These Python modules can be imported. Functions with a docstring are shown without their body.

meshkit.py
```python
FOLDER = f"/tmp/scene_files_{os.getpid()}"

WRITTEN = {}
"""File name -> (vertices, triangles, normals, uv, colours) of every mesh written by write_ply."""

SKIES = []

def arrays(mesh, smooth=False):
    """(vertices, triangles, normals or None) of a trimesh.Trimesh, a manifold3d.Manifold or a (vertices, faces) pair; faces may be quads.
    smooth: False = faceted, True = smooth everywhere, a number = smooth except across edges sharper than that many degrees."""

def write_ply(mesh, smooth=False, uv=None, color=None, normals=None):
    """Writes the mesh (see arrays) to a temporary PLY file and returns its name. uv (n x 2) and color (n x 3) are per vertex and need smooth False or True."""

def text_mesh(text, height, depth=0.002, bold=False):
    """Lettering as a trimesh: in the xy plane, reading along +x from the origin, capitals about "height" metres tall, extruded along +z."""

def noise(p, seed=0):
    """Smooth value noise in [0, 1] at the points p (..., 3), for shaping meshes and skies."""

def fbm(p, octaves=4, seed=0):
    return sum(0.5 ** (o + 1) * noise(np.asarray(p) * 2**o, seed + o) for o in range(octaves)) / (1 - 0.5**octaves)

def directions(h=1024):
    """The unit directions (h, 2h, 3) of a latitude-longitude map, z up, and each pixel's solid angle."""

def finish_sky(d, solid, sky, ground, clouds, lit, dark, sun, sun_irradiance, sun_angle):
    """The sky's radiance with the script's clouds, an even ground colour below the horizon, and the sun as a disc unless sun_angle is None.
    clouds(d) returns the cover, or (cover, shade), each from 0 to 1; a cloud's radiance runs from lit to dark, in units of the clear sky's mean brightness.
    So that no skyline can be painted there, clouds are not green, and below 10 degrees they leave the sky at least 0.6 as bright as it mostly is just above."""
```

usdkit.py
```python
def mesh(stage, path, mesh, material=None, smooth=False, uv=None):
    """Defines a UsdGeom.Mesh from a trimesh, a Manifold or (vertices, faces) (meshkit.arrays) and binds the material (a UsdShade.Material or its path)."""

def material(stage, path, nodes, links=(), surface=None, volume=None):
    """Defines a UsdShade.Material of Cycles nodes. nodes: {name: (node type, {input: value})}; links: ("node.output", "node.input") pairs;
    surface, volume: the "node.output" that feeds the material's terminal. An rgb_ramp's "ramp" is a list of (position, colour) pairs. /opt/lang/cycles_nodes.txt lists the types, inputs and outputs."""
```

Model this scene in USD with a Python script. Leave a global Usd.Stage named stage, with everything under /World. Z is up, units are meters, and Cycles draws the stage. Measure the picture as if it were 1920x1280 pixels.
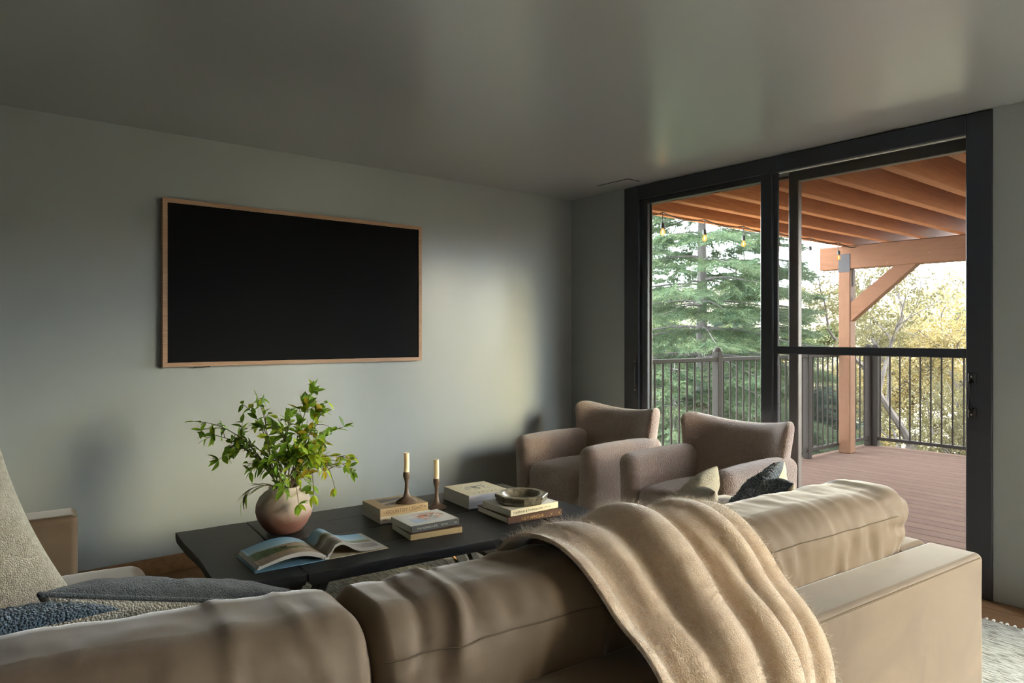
import math, random
import numpy as np
import trimesh, manifold3d as m3
import usdkit, meshkit
from pxr import Usd, UsdGeom, UsdLux, UsdShade, Sdf, Gf, Vt

stage = Usd.Stage.CreateInMemory()
UsdGeom.SetStageUpAxis(stage, 'Z'); UsdGeom.SetStageMetersPerUnit(stage, 1.0)
UsdGeom.Xform.Define(stage, '/World'); UsdGeom.Scope.Define(stage, '/World/Looks')
V = np.array

# ------------------------------------------------------------------ camera
F_PX, YAW, ROW0, EYE = 1295.46, 0.8944, 627.85, 1.317
cam = UsdGeom.Camera.Define(stage, '/World/camera')
cam.CreateHorizontalApertureAttr(36.0); cam.CreateFocalLengthAttr(36.0 * F_PX / 1920)
cam.CreateVerticalApertureOffsetAttr(-36.0 * (640 - ROW0) / 1920)
cam.CreateClippingRangeAttr(Gf.Vec2f(0.05, 500))
_cx = UsdGeom.Xformable(cam)
_cx.AddTranslateOp().Set(Gf.Vec3d(0, 0, EYE)); _cx.AddRotateZOp().Set(math.degrees(YAW) - 90); _cx.AddRotateXOp().Set(90)
cam.CreateExposureAttr(0.58)
cam.CreateFStopAttr(0.0)

# ------------------------------------------------------------------ sky and sun
dome = UsdLux.DomeLight.Define(stage, '/World/sky')
dome.CreateIntensityAttr(8.0); dome.CreateColorAttr(Gf.Vec3f(0.90, 0.96, 1.0))
sun = UsdLux.DistantLight.Define(stage, '/World/sun')
sun.CreateAngleAttr(15.0); sun.CreateNormalizeAttr(True); sun.CreateIntensityAttr(0.72); sun.CreateColorAttr(Gf.Vec3f(1.0, 0.78, 0.30))
def aim(prim, to_light):
    d = V(to_light, float); d /= np.linalg.norm(d)
    r = Gf.Rotation(Gf.Vec3d(0, 0, 1), Gf.Vec3d(*d))
    UsdGeom.Xformable(prim).AddTransformOp().Set(Gf.Matrix4d(r, Gf.Vec3d(0)))
aim(sun, (0.46, -0.84, 0.22))

# ------------------------------------------------------------------ naming, tagging
taken = {}
def numbered(path):
    n = taken.get(path, -1) + 1; taken[path] = n
    return path if n == 0 else f'{path}_{n:03d}'
WHERE = {}
def tag(p, label=None, cat=None, group=None, kind=None):
    for k, v in (('label', label), ('category', cat), ('group', group), ('kind', kind)):
        if v: p.SetCustomDataByKey(k, v)
    return p
def thing(name, label=None, cat=None, loc=(0, 0, 0), rz=0.0, group=None, kind=None):
    path = numbered('/World/' + name)
    x = UsdGeom.Xform.Define(stage, path)
    x.AddTranslateOp().Set(Gf.Vec3d(*map(float, loc))); x.AddRotateZOp().Set(math.degrees(rz))
    WHERE[path] = (V(loc, float), rz)
    return tag(x.GetPrim(), label, cat, group, kind)
def inv(path, v):
    loc, rz = WHERE[path]
    c, s = math.cos(-rz), math.sin(-rz); w = v - loc
    return np.stack([w[:, 0] * c - w[:, 1] * s, w[:, 0] * s + w[:, 1] * c, w[:, 2]], 1)
def part(parent, name, mesh, mat, smooth=35, world=True, label=None, kind=None, col=None):
    """one Mesh prim under parent (a prim). world: vertices come in world coordinates"""
    pp = str(parent.GetPath()); path = numbered(pp + '/' + name)
    v, f, n = meshkit.arrays(mesh, smooth)
    root = '/'.join(pp.split('/')[:3])
    if world and root in WHERE:
        loc, rz = WHERE[root]; v = inv(root, v)
        if n is not None and rz:
            c, s = math.cos(-rz), math.sin(-rz); n = np.stack([n[:, 0] * c - n[:, 1] * s, n[:, 0] * s + n[:, 1] * c, n[:, 2]], 1)
    m = UsdGeom.Mesh.Define(stage, path)
    m.CreatePointsAttr(Vt.Vec3fArray.FromNumpy(v.astype(np.float32)))
    m.CreateFaceVertexCountsAttr(Vt.IntArray.FromNumpy(np.full(len(f), 3, np.int32)))
    m.CreateFaceVertexIndicesAttr(Vt.IntArray.FromNumpy(f.astype(np.int32).ravel()))
    m.CreateSubdivisionSchemeAttr('none')
    if n is not None:
        m.CreateNormalsAttr(Vt.Vec3fArray.FromNumpy(n.astype(np.float32))); m.SetNormalsInterpolation('vertex')
    if col is not None:
        UsdGeom.PrimvarsAPI(m).CreatePrimvar('print', Sdf.ValueTypeNames.Color3fArray, 'vertex').Set(Vt.Vec3fArray.FromNumpy(col.astype(np.float32)))
    UsdShade.MaterialBindingAPI.Apply(m.GetPrim()).Bind(UsdShade.Material.Get(stage, '/World/Looks/' + mat))
    return tag(m.GetPrim(), label, None, None, kind)
WORLD = stage.GetPrimAtPath('/World')
def single(name, mesh, mat, label=None, cat=None, smooth=35, group=None, kind=None, **k):
    return tag(part(WORLD, name, mesh, mat, smooth, **k), label, cat, group, kind)
def copy_of(first, name, loc, rz, label, group=None):
    path = numbered('/World/' + name)
    x = UsdGeom.Xform.Define(stage, path)
    x.AddTranslateOp().Set(Gf.Vec3d(*map(float, loc))); x.AddRotateZOp().Set(math.degrees(rz))
    p = x.GetPrim(); p.GetReferences().AddInternalReference(first.GetPath()); p.SetInstanceable(True)
    return tag(p, label, first.GetCustomDataByKey('category'), group or first.GetCustomDataByKey('group'))

# ------------------------------------------------------------------ materials
def mat(name, nodes, links, surface='p.BSDF'):
    usdkit.material(stage, '/World/Looks/' + name, nodes, links, surface=surface)
def plain(name, color, rough=0.5, metal=0.0, spec=0.5, **extra):
    mat(name, {'p': ('principled_bsdf', dict(base_color=color, roughness=rough, metallic=metal, specular_ior_level=spec, **extra))}, [])
def varied(name, c1, c2, rough=0.6, scale=6, stretch=(1, 1, 1), bump=0.0, bscale=None, bdist=0.002, coord='object', detail=4, lo=0.35, hi=0.65, bstretch=None, **extra):
    """two tones mixed by noise, fine bump"""
    src = 'tc.object' if coord == 'object' else 'tc.position'
    n = {'tc': ('texture_coordinate' if coord == 'object' else 'geometry', {}),
         'm': ('mapping', dict(scale=stretch)), 'n': ('noise_texture', dict(scale=scale, detail=detail, roughness=0.6)),
         'r': ('rgb_ramp', {'ramp': [(lo, c1), (hi, c2)]}), 'p': ('principled_bsdf', dict(roughness=rough, **extra))}
    l = [(src, 'm.vector'), ('m.vector', 'n.vector'), ('n.fac', 'r.fac'), ('r.color', 'p.base_color')]
    if bump:
        n['m2'] = ('mapping', dict(scale=bstretch or stretch)); n['b'] = ('noise_texture', dict(scale=bscale or scale * 4, detail=3, roughness=0.6)); n['bp'] = ('bump', dict(strength=bump, distance=bdist))
        l += [(src, 'm2.vector'), ('m2.vector', 'b.vector'), ('b.fac', 'bp.height'), ('bp.normal', 'p.normal')]
    mat(name, n, l)
def weave(name, c1, c2, scale=350, rough=0.9, bump=0.6, bdist=0.0015, sheen=0.3, tone=5, **extra):
    """cloth: noise tone, voronoi pile bump"""
    n = {'tc': ('texture_coordinate', {}), 'n': ('noise_texture', dict(scale=tone, detail=5, roughness=0.65)), 'r': ('rgb_ramp', {'ramp': [(0.3, c1), (0.7, c2)]}),
         'v': ('voronoi_texture', dict(scale=scale)), 'bp': ('bump', dict(strength=bump, distance=bdist, invert=True)),
         'mx': ('mix', dict(mix_type='multiply', fac=0.35)),
         'p': ('principled_bsdf', dict(roughness=rough, sheen_weight=sheen, sheen_roughness=0.4, specular_ior_level=0.15, **extra))}
    mat(name, n, [('tc.object', 'n.vector'), ('n.fac', 'r.fac'), ('tc.object', 'v.vector'), ('v.distance', 'bp.height'), ('r.color', 'mx.color1'), ('v.color', 'mx.color2'), ('r.color', 'p.base_color'), ('bp.normal', 'p.normal')])

WALL = (0.31, 0.325, 0.318)
def paint(name, color, rough):
    mat(name, {'g': ('geometry', {}), 'n': ('noise_texture', dict(scale=60, detail=3)), 'b': ('bump', dict(strength=0.06, distance=0.002)),
               'p': ('principled_bsdf', dict(base_color=color, roughness=rough, specular_ior_level=0.5, ior=2.15 if name == 'ceiling_paint' else 1.52))},
        [('g.position', 'n.vector'), ('n.fac', 'b.height'), ('b.normal', 'p.normal')])
paint('wall_paint', WALL, 0.30)
paint('ceiling_paint', (0.375, 0.385, 0.38), 0.24)
varied('floor_oak', (0.20, 0.105, 0.045), (0.27, 0.15, 0.07), 0.42, 5, (6, 0.7, 6), bump=0.15, bscale=30, coord='position')
varied('floor_oak_dark', (0.17, 0.09, 0.04), (0.23, 0.125, 0.058), 0.42, 5, (6, 0.7, 6), bump=0.15, bscale=30, coord='position')
plain('door_black', (0.028, 0.031, 0.042), 0.42)
plain('door_bronze', (0.07, 0.058, 0.05), 0.45)
plain('handle_black', (0.012, 0.012, 0.013), 0.35)
plain('screw_steel', (0.5, 0.5, 0.5), 0.35, 1.0)
plain('weather_strip', (0.85, 0.84, 0.80), 0.6)
mat('pane_glass', {'t': ('transparent_bsdf', dict(color=(0.96, 0.98, 0.97))), 'g': ('glossy_bsdf', dict(color=(1, 1, 1), roughness=0.0)), 'f': ('fresnel', dict(IOR=1.45)), 'ge': ('geometry', {}), 'iv': ('math', dict(math_type='subtract', value1=1.0)), 'mu': ('math', dict(math_type='multiply')), 'm': ('mix_closure', {})},
    [('ge.backfacing', 'iv.value2'), ('f.fac', 'mu.value1'), ('iv.value', 'mu.value2'), ('mu.value', 'm.fac'), ('t.BSDF', 'm.closure1'), ('g.BSDF', 'm.closure2')], 'm.closure')
mat('insect_screen', {'t': ('transparent_bsdf', dict(color=(1, 1, 1))), 'd': ('diffuse_bsdf', dict(color=(0.10, 0.10, 0.105))), 'm': ('mix_closure', dict(fac=0.24))},
    [('t.BSDF', 'm.closure1'), ('d.BSDF', 'm.closure2')], 'm.closure')
varied('tv_oak', (0.36, 0.20, 0.115), (0.45, 0.27, 0.165), 0.55, 8, (1, 20, 20), bump=0.1)
plain('tv_screen', (0.010, 0.010, 0.0115), 0.5, spec=0.02)
plain('vent_white', (0.26, 0.265, 0.25), 0.5)
plain('gap_dark', (0.015, 0.015, 0.016), 0.8)
plain('house_siding', (0.30, 0.27, 0.23), 0.8)
# sofa velvet
def velvet(name, c1, c2):
    mat(name, {'tc': ('texture_coordinate', {}), 'n': ('noise_texture', dict(scale=3.2, detail=5, roughness=0.6, distortion=0.6)), 'r': ('rgb_ramp', {'ramp': [(0.3, c1), (0.7, c2)]}),
               'f': ('noise_texture', dict(scale=420, detail=2)), 'b': ('bump', dict(strength=0.12, distance=0.0008)),
               'p': ('principled_bsdf', dict(roughness=0.72, sheen_weight=0.70, sheen_roughness=0.30, sheen_tint=(1.0, 0.95, 0.90), specular_ior_level=0.25))},
        [('tc.object', 'n.vector'), ('n.fac', 'r.fac'), ('r.color', 'p.base_color'), ('tc.object', 'f.vector'), ('f.fac', 'b.height'), ('b.normal', 'p.normal')])
velvet('sofa_velvet', (0.125, 0.082, 0.052), (0.175, 0.12, 0.076))
plain('seam_thread', (0.125, 0.09, 0.06), 0.9, spec=0.1)
weave('boucle_tan', (0.33, 0.235, 0.19), (0.40, 0.295, 0.24), 170, bump=1.0, bdist=0.006, sheen=0.8)
weave('linen_sand', (0.42, 0.37, 0.285), (0.62, 0.56, 0.45), 240, bump=1.0, bdist=0.004, tone=75)
weave('linen_cream', (0.52, 0.46, 0.35), (0.60, 0.53, 0.41), 420, bump=0.3)
weave('boucle_navy', (0.075, 0.10, 0.145), (0.17, 0.21, 0.275), 210, bump=1.0, bdist=0.005, sheen=0.5, tone=90)
weave('boucle_blue', (0.06, 0.095, 0.125), (0.13, 0.18, 0.22), 210, bump=1.0, bdist=0.005, sheen=0.5, tone=90)
weave('knit_charcoal', (0.075, 0.079, 0.079), (0.128, 0.131, 0.131), 300, bump=0.8, bdist=0.003, tone=120)
weave('throw_mohair', (0.488, 0.336, 0.220), (0.610, 0.445, 0.305), 260, bump=0.5, bdist=0.003, sheen=1.0, tone=24)
plain('mohair_fibre', (0.62, 0.52, 0.42), 0.6, sheen_weight=0.3)
varied('rug_wool', (0.22, 0.205, 0.17), (0.56, 0.54, 0.48), 0.95, 24, (5, 0.9, 1), lo=0.36, hi=0.56, bump=1.0, bscale=38, bdist=0.012, coord='position', bstretch=(4, 1.1, 1), specular_ior_level=0.1)
plain('rug_fringe', (0.68, 0.66, 0.61), 0.95, spec=0.1)
varied('table_black', (0.008, 0.008, 0.010), (0.018, 0.018, 0.022), 0.5, 14, (1, 14, 10), bump=0.5, bscale=20, bdist=0.003, specular_ior_level=0.35)
plain('leg_black', (0.012, 0.012, 0.013), 0.4)
varied('bent_wood', (0.55, 0.30, 0.12), (0.66, 0.39, 0.17), 0.45, 10, (1, 8, 8))
# vase
mat('vase_clay', {'tc': ('texture_coordinate', {}), 's': ('separate_xyz', {}), 'n': ('noise_texture', dict(scale=26, detail=5, roughness=0.7)),
                  'a': ('math', dict(math_type='multiply_add', value2=0.05, value3=0.0)), 'ad': ('math', dict(math_type='add')),
                  'r': ('rgb_ramp', {'ramp': [(0.0, (0.20, 0.085, 0.065)), (0.35, (0.25, 0.115, 0.09)), (0.62, (0.40, 0.29, 0.25)), (1.0, (0.46, 0.39, 0.34))]}),
                  'mr': ('map_range', dict(from_min=0.02, from_max=0.20, to_min=0, to_max=1)), 'b': ('bump', dict(strength=0.25, distance=0.003)),
                  'p': ('principled_bsdf', dict(roughness=0.62))},
    [('tc.object', 's.vector'), ('tc.object', 'n.vector'), ('n.fac', 'a.value1'), ('s.z', 'ad.value1'), ('a.value', 'ad.value2'), ('ad.value', 'mr.value'), ('mr.result', 'r.fac'), ('r.color', 'p.base_color'), ('n.fac', 'b.height'), ('b.normal', 'p.normal')])
plain('twig_bark', (0.10, 0.065, 0.045), 0.7)
def leafmat(name, c, t, rough=0.35, fac=0.4):
    mat(name, {'p': ('principled_bsdf', dict(base_color=c, roughness=rough, specular_ior_level=0.5)), 't': ('translucent_bsdf', dict(color=t)), 'm': ('mix_closure', dict(fac=fac))},
        [('p.BSDF', 'm.closure1'), ('t.BSDF', 'm.closure2')], 'm.closure')
leafmat('leaf_green', (0.180, 0.330, 0.045), (0.510, 0.780, 0.060))
leafmat('leaf_deep', (0.088, 0.163, 0.031), (0.225, 0.400, 0.037))
leafmat('leaf_lime', (0.370, 0.503, 0.046), (0.767, 0.850, 0.053))
leafmat('leaf_yellow', (0.42, 0.32, 0.03), (0.60, 0.45, 0.03))
leafmat('leaf_silver', (0.16, 0.17, 0.11), (0.14, 0.18, 0.08))
plain('holder_bronze', (0.11, 0.072, 0.058), 0.40, spec=0.5)
plain('candle_wax', (0.78, 0.63, 0.47), 0.5, subsurface_weight=0.3, subsurface_radius=(1.0, 0.5, 0.25), subsurface_scale=0.01)
plain('wick', (0.85, 0.8, 0.7), 0.8)
for nm, c in dict(paper=(0.56, 0.54, 0.50), paper_shade=(0.46, 0.44, 0.42), cover_tan=(0.36, 0.255, 0.155), cover_sand=(0.50, 0.42, 0.31), cover_white=(0.66, 0.65, 0.64), spine_grey=(0.075, 0.08, 0.085),
                  cover_kraft=(0.42, 0.31, 0.17), cover_cream=(0.62, 0.56, 0.42), cover_brown=(0.075, 0.032, 0.02), cover_lilac=(0.60, 0.58, 0.62), ink=(0.03, 0.025, 0.02), ink_brown=(0.14, 0.08, 0.045),
                  ink_gold=(0.42, 0.26, 0.10), ink_grey=(0.42, 0.42, 0.42), cover_sky=(0.16, 0.30, 0.42)).items():
    plain(nm, c, 0.55, spec=0.35)
mat('printed', {'a': ('attribute', {'attribute': 'print'}), 'p': ('principled_bsdf', dict(roughness=0.4, specular_ior_level=0.4))}, [('a.color', 'p.base_color')])
varied('bowl_stone', (0.06, 0.054, 0.042), (0.19, 0.168, 0.135), 0.28, 34, detail=6, bump=0.2, bscale=60)
# outdoors
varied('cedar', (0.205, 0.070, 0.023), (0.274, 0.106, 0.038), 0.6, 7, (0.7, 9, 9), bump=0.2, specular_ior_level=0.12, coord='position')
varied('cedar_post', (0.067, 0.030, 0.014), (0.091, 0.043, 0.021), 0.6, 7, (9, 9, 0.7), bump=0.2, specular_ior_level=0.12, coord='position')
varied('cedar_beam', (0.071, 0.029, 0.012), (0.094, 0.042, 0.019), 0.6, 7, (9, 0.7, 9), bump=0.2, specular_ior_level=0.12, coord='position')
varied('deck_board_a', (0.060, 0.040, 0.031), (0.074, 0.051, 0.041), 0.9, 6, (9, 0.8, 4), bump=0.25, bscale=22, specular_ior_level=0.0, coord='position')
varied('deck_board_b', (0.054, 0.035, 0.029), (0.069, 0.048, 0.039), 0.9, 6, (9, 0.8, 4), bump=0.25, bscale=22, specular_ior_level=0.0, coord='position')
plain('rail_bronze', (0.014, 0.0115, 0.0095), 0.65, spec=0.05)
plain('bracket_grey', (0.035, 0.033, 0.033), 0.7, 0.0, 0.08)
plain('cord_black', (0.02, 0.02, 0.02), 0.6)
mat('bulb_glass', {'e': ('emission', dict(color=(1.0, 0.42, 0.10), strength=2.0)), 't': ('transparent_bsdf', dict(color=(1.0, 0.85, 0.62))), 'm': ('mix_closure', dict(fac=0.3))},
    [('t.BSDF', 'm.closure1'), ('e.emission', 'm.closure2')], 'm.closure')
mat('filament', {'e': ('emission', dict(color=(1.0, 0.55, 0.18), strength=12.0))}, [], 'e.emission')
varied('spruce_bark', (0.022, 0.019, 0.017), (0.047, 0.041, 0.039), 0.9, 12, (1, 1, 0.3), bump=0.6, coord='position')
varied('tree_bark', (0.032, 0.025, 0.022), (0.072, 0.061, 0.054), 0.9, 10, (1, 1, 0.3), bump=0.6, coord='position')
def foliage(name, c1, c2, t, fac=0.35):
    mat(name, {'o': ('object_info', {}), 'r': ('rgb_ramp', {'ramp': [(0.0, c1), (1.0, c2)]}), 'p': ('principled_bsdf', dict(roughness=0.6, specular_ior_level=0.15)), 't': ('translucent_bsdf', dict(color=t)), 'm': ('mix_closure', dict(fac=fac))},
        [('o.random', 'r.fac'), ('r.color', 'p.base_color'), ('p.BSDF', 'm.closure1'), ('t.BSDF', 'm.closure2')], 'm.closure')
foliage('needles', (0.020, 0.037, 0.021), (0.052, 0.068, 0.033), (0.032, 0.050, 0.019), 0.3)
foliage('needles_far', (0.014, 0.027, 0.022), (0.030, 0.047, 0.035), (0.020, 0.032, 0.019), 0.3)
foliage('leaves_olive', (0.047, 0.045, 0.022), (0.108, 0.097, 0.050), (0.101, 0.090, 0.036), 0.45)
foliage('leaves_gold', (0.108, 0.083, 0.032), (0.202, 0.169, 0.086), (0.187, 0.144, 0.050), 0.5)
foliage('leaves_green', (0.036, 0.054, 0.020), (0.072, 0.083, 0.032), (0.072, 0.090, 0.025), 0.4)
varied('hill_grass', (0.065, 0.058, 0.029), (0.122, 0.101, 0.050), 0.95, 0.6, coord='position', detail=6)

# ------------------------------------------------------------------ mesh helpers
def T(v, f): return trimesh.Trimesh(np.asarray(v, float), np.asarray(f, int), process=False)
def box(x0, x1, y0, y1, z0, z1, c=0.0):
    if c <= 0:
        m = trimesh.creation.box([x1 - x0, y1 - y0, z1 - z0]); m.apply_translation([(x0 + x1) / 2, (y0 + y1) / 2, (z0 + z1) / 2]); return m
    c = min(c, (x1 - x0) / 2.01, (y1 - y0) / 2.01, (z1 - z0) / 2.01)
    P = []
    for x, sx in ((x0, 1), (x1, -1)):
        for y, sy in ((y0, 1), (y1, -1)):
            for z, sz in ((z0, 1), (z1, -1)):
                P += [(x + sx * c, y + sy * c, z), (x + sx * c, y, z + sz * c), (x, y + sy * c, z + sz * c)]
    return T(*hull(P))
def hull(P):
    m = trimesh.convex.convex_hull(np.asarray(P, float)); return np.array(m.vertices), np.array(m.faces)
def beam(a, b, w, h, up=(0, 0, 1), c=0.004):
    """bar from a to b, w across, h along up"""
    a, b = V(a, float), V(b, float); d = b - a; L = np.linalg.norm(d); d /= L
    s = np.cross(d, up); s /= np.linalg.norm(s); u = np.cross(s, d)
    m = box(0, L, -w / 2, w / 2, -h / 2, h / 2, c)
    m.vertices = a + m.vertices[:, :1] * d + m.vertices[:, 1:2] * s + m.vertices[:, 2:] * u
    return m
def cat(ms): return trimesh.util.concatenate(list(ms))
def tube(P, r, n=8, cap=True):
    P = np.asarray(P, float); k = len(P); r = np.broadcast_to(r, (k,)).astype(float)
    t = np.gradient(P, axis=0); t /= np.linalg.norm(t, axis=1, keepdims=True) + 1e-12
    ref = V([0, 0, 1.0]) if abs(t[:, 2]).mean() < 0.9 else V([1.0, 0, 0])
    a = np.cross(t, ref); a /= np.linalg.norm(a, axis=1, keepdims=True) + 1e-12
    b = np.cross(t, a); an = np.arange(n) * 2 * np.pi / n
    v = (P[:, None] + r[:, None, None] * (np.cos(an)[None, :, None] * a[:, None] + np.sin(an)[None, :, None] * b[:, None])).reshape(-1, 3)
    i, j = np.meshgrid(np.arange(k - 1), np.arange(n), indexing='ij'); i, j = i.ravel(), j.ravel(); j2 = (j + 1) % n
    f = np.vstack([np.stack([i * n + j, (i + 1) * n + j, (i + 1) * n + j2], 1), np.stack([i * n + j, (i + 1) * n + j2, i * n + j2], 1)])
    if cap:
        v = np.vstack([v, P[:1], P[-1:]]); jj = np.arange(n); e = (k - 1) * n
        f = np.vstack([f, np.stack([np.full(n, k * n), jj, (jj + 1) % n], 1), np.stack([np.full(n, k * n + 1), e + (jj + 1) % n, e + jj], 1)])
    m = T(v, f); 
    return m
def lathe(prof, n=40, at=(0, 0, 0)):
    p = np.asarray(prof, float); k = len(p); an = np.arange(n) * 2 * np.pi / n
    v = np.stack([p[:, None, 0] * np.cos(an), p[:, None, 0] * np.sin(an), np.broadcast_to(p[:, None, 1], (k, n))], -1).reshape(-1, 3)
    i, j = np.meshgrid(np.arange(k - 1), np.arange(n), indexing='ij'); i, j = i.ravel(), j.ravel(); j2 = (j + 1) % n
    f = np.vstack([np.stack([i * n + j, i * n + j2, (i + 1) * n + j2], 1), np.stack([i * n + j, (i + 1) * n + j2, (i + 1) * n + j], 1)])
    m = T(v, f); m.merge_vertices(); m.update_faces(m.nondegenerate_faces()); m.apply_translation(at); return m
def grid_faces(nu, nv, flip=False):
    i, j = np.meshgrid(np.arange(nu - 1), np.arange(nv - 1), indexing='ij'); i, j = i.ravel(), j.ravel()
    a, b, c, d = i * nv + j, (i + 1) * nv + j, (i + 1) * nv + j + 1, i * nv + j + 1
    f = np.vstack([np.stack([a, b, c], 1), np.stack([a, c, d], 1)])
    return f[:, ::-1] if flip else f
def soft(h, r, n=14):
    """rounded box about the origin with half sizes h, rounding r, as a fine even mesh"""
    h = V(h, float); r = min(r, *(h * 0.999)); vs, fs, o = [], [], 0
    for ax in range(3):
        a, b = (ax + 1) % 3, (ax + 2) % 3
        def ticks(k):
            inner = np.linspace(-(h[k] - r), h[k] - r, max(3, int(n * h[k] / h.max()) + 2))
            e = r * (1 - np.cos(np.linspace(0, np.pi / 2, 6)))[1:-1] if False else np.linspace(0, r, 6)[:-1]
            return np.concatenate([-h[k] + e, inner, (h[k] - e)[::-1]])
        ta, tb = ticks(a), ticks(b)
        for sg in (-1, 1):
            A, B = np.meshgrid(ta, tb, indexing='ij'); p = np.zeros(A.shape + (3,)); p[..., a], p[..., b], p[..., ax] = A, B, sg * h[ax]
            vs.append(p.reshape(-1, 3)); fs.append(grid_faces(len(ta), len(tb), sg < 0) + o); o += p.size // 3
    v = np.vstack(vs); q = np.clip(v, -(h - r), h - r); d = v - q; v = q + r * d / (np.linalg.norm(d, axis=1, keepdims=True) + 1e-12)
    m = trimesh.Trimesh(v, np.vstack(fs), process=False); m.merge_vertices(digits_vertex=6); m.update_faces(m.nondegenerate_faces()); return m
def nrm(m):
    v, f = np.array(m.vertices), np.array(m.faces); n = np.zeros_like(v); fn = np.cross(v[f[:, 1]] - v[f[:, 0]], v[f[:, 2]] - v[f[:, 0]])
    for k in range(3): np.add.at(n, f[:, k], fn)
    return n / (np.linalg.norm(n, axis=1, keepdims=True) + 1e-12)
def fbm(p, o=3, s=0): return meshkit.fbm(np.asarray(p) + 50.0, o, s) - 0.5
def spline(P, n):
    from scipy.interpolate import CubicSpline
    P = np.asarray(P, float); t = np.concatenate([[0], np.cumsum(np.linalg.norm(np.diff(P, axis=0), axis=1))])
    return CubicSpline(t, P)(np.linspace(0, t[-1], n))
FWD = V([math.cos(YAW), math.sin(YAW), 0]); RGT = V([math.sin(YAW), -math.cos(YAW), 0])

# ================================================================== THE ROOM
XW, YW, H = 4.0, 4.19, 2.439
X0, Y0 = -2.6, -4.6
fl = thing('floor', kind='structure')
rng = random.Random(5)
part(fl, 'subfloor', box(X0, XW + .15, Y0, YW + .05, -0.06, -0.021), 'gap_dark')
x = X0; k = 0
while x < XW:
    w = min(0.18, XW - x); y = Y0 - rng.random() * 1.4
    while y < YW:
        L = 1.9
        ya, yb = max(y, Y0), min(y + L, YW)
        if yb - ya > 0.05: part(fl, 'plank', box(x + .0008, x + w - .0008, ya + .0008, yb - .0008, -0.02, 0.0, 0.0015), 'floor_oak' if rng.random() < .6 else 'floor_oak_dark', smooth=False)
        y += L
    x += w
single('ceiling', box(X0, XW + .15, Y0, YW + .15, H, H + .1), 'ceiling_paint', kind='structure', smooth=False)
single('wall_back', box(X0, XW + .15, YW, YW + .15, 0, H), 'wall_paint', kind='structure', smooth=False)
single('wall_left', box(X0 - .15, X0, Y0, YW + .15, 0, H), 'wall_paint', kind='structure', smooth=False)
single('wall_front', box(X0 - .15, XW + .15, Y0 - .15, Y0, 0, H), 'wall_paint', kind='structure', smooth=False)
DY0, DY1 = 1.177, 3.595              # sliding door opening
WY0, WY1, WZ0, WZ1 = -3.9, 0.15, 0.20, 2.25   # a second window nearer the camera, out of frame
single('wall_right', cat([box(XW, XW + .15, DY1, YW, 0, H), box(XW, XW + .15, WY1, DY0, 0, H), box(XW, XW + .15, WY0, WY1, 0, WZ0), box(XW, XW + .15, WY0, WY1, WZ1, H), box(XW, XW + .15, Y0, WY0, 0, H)]), 'wall_paint', kind='structure', smooth=False)
single('baseboard_back', box(X0, XW, YW - .014, YW, 0, 0.094, .002), 'floor_oak', kind='structure', smooth=False)
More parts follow.
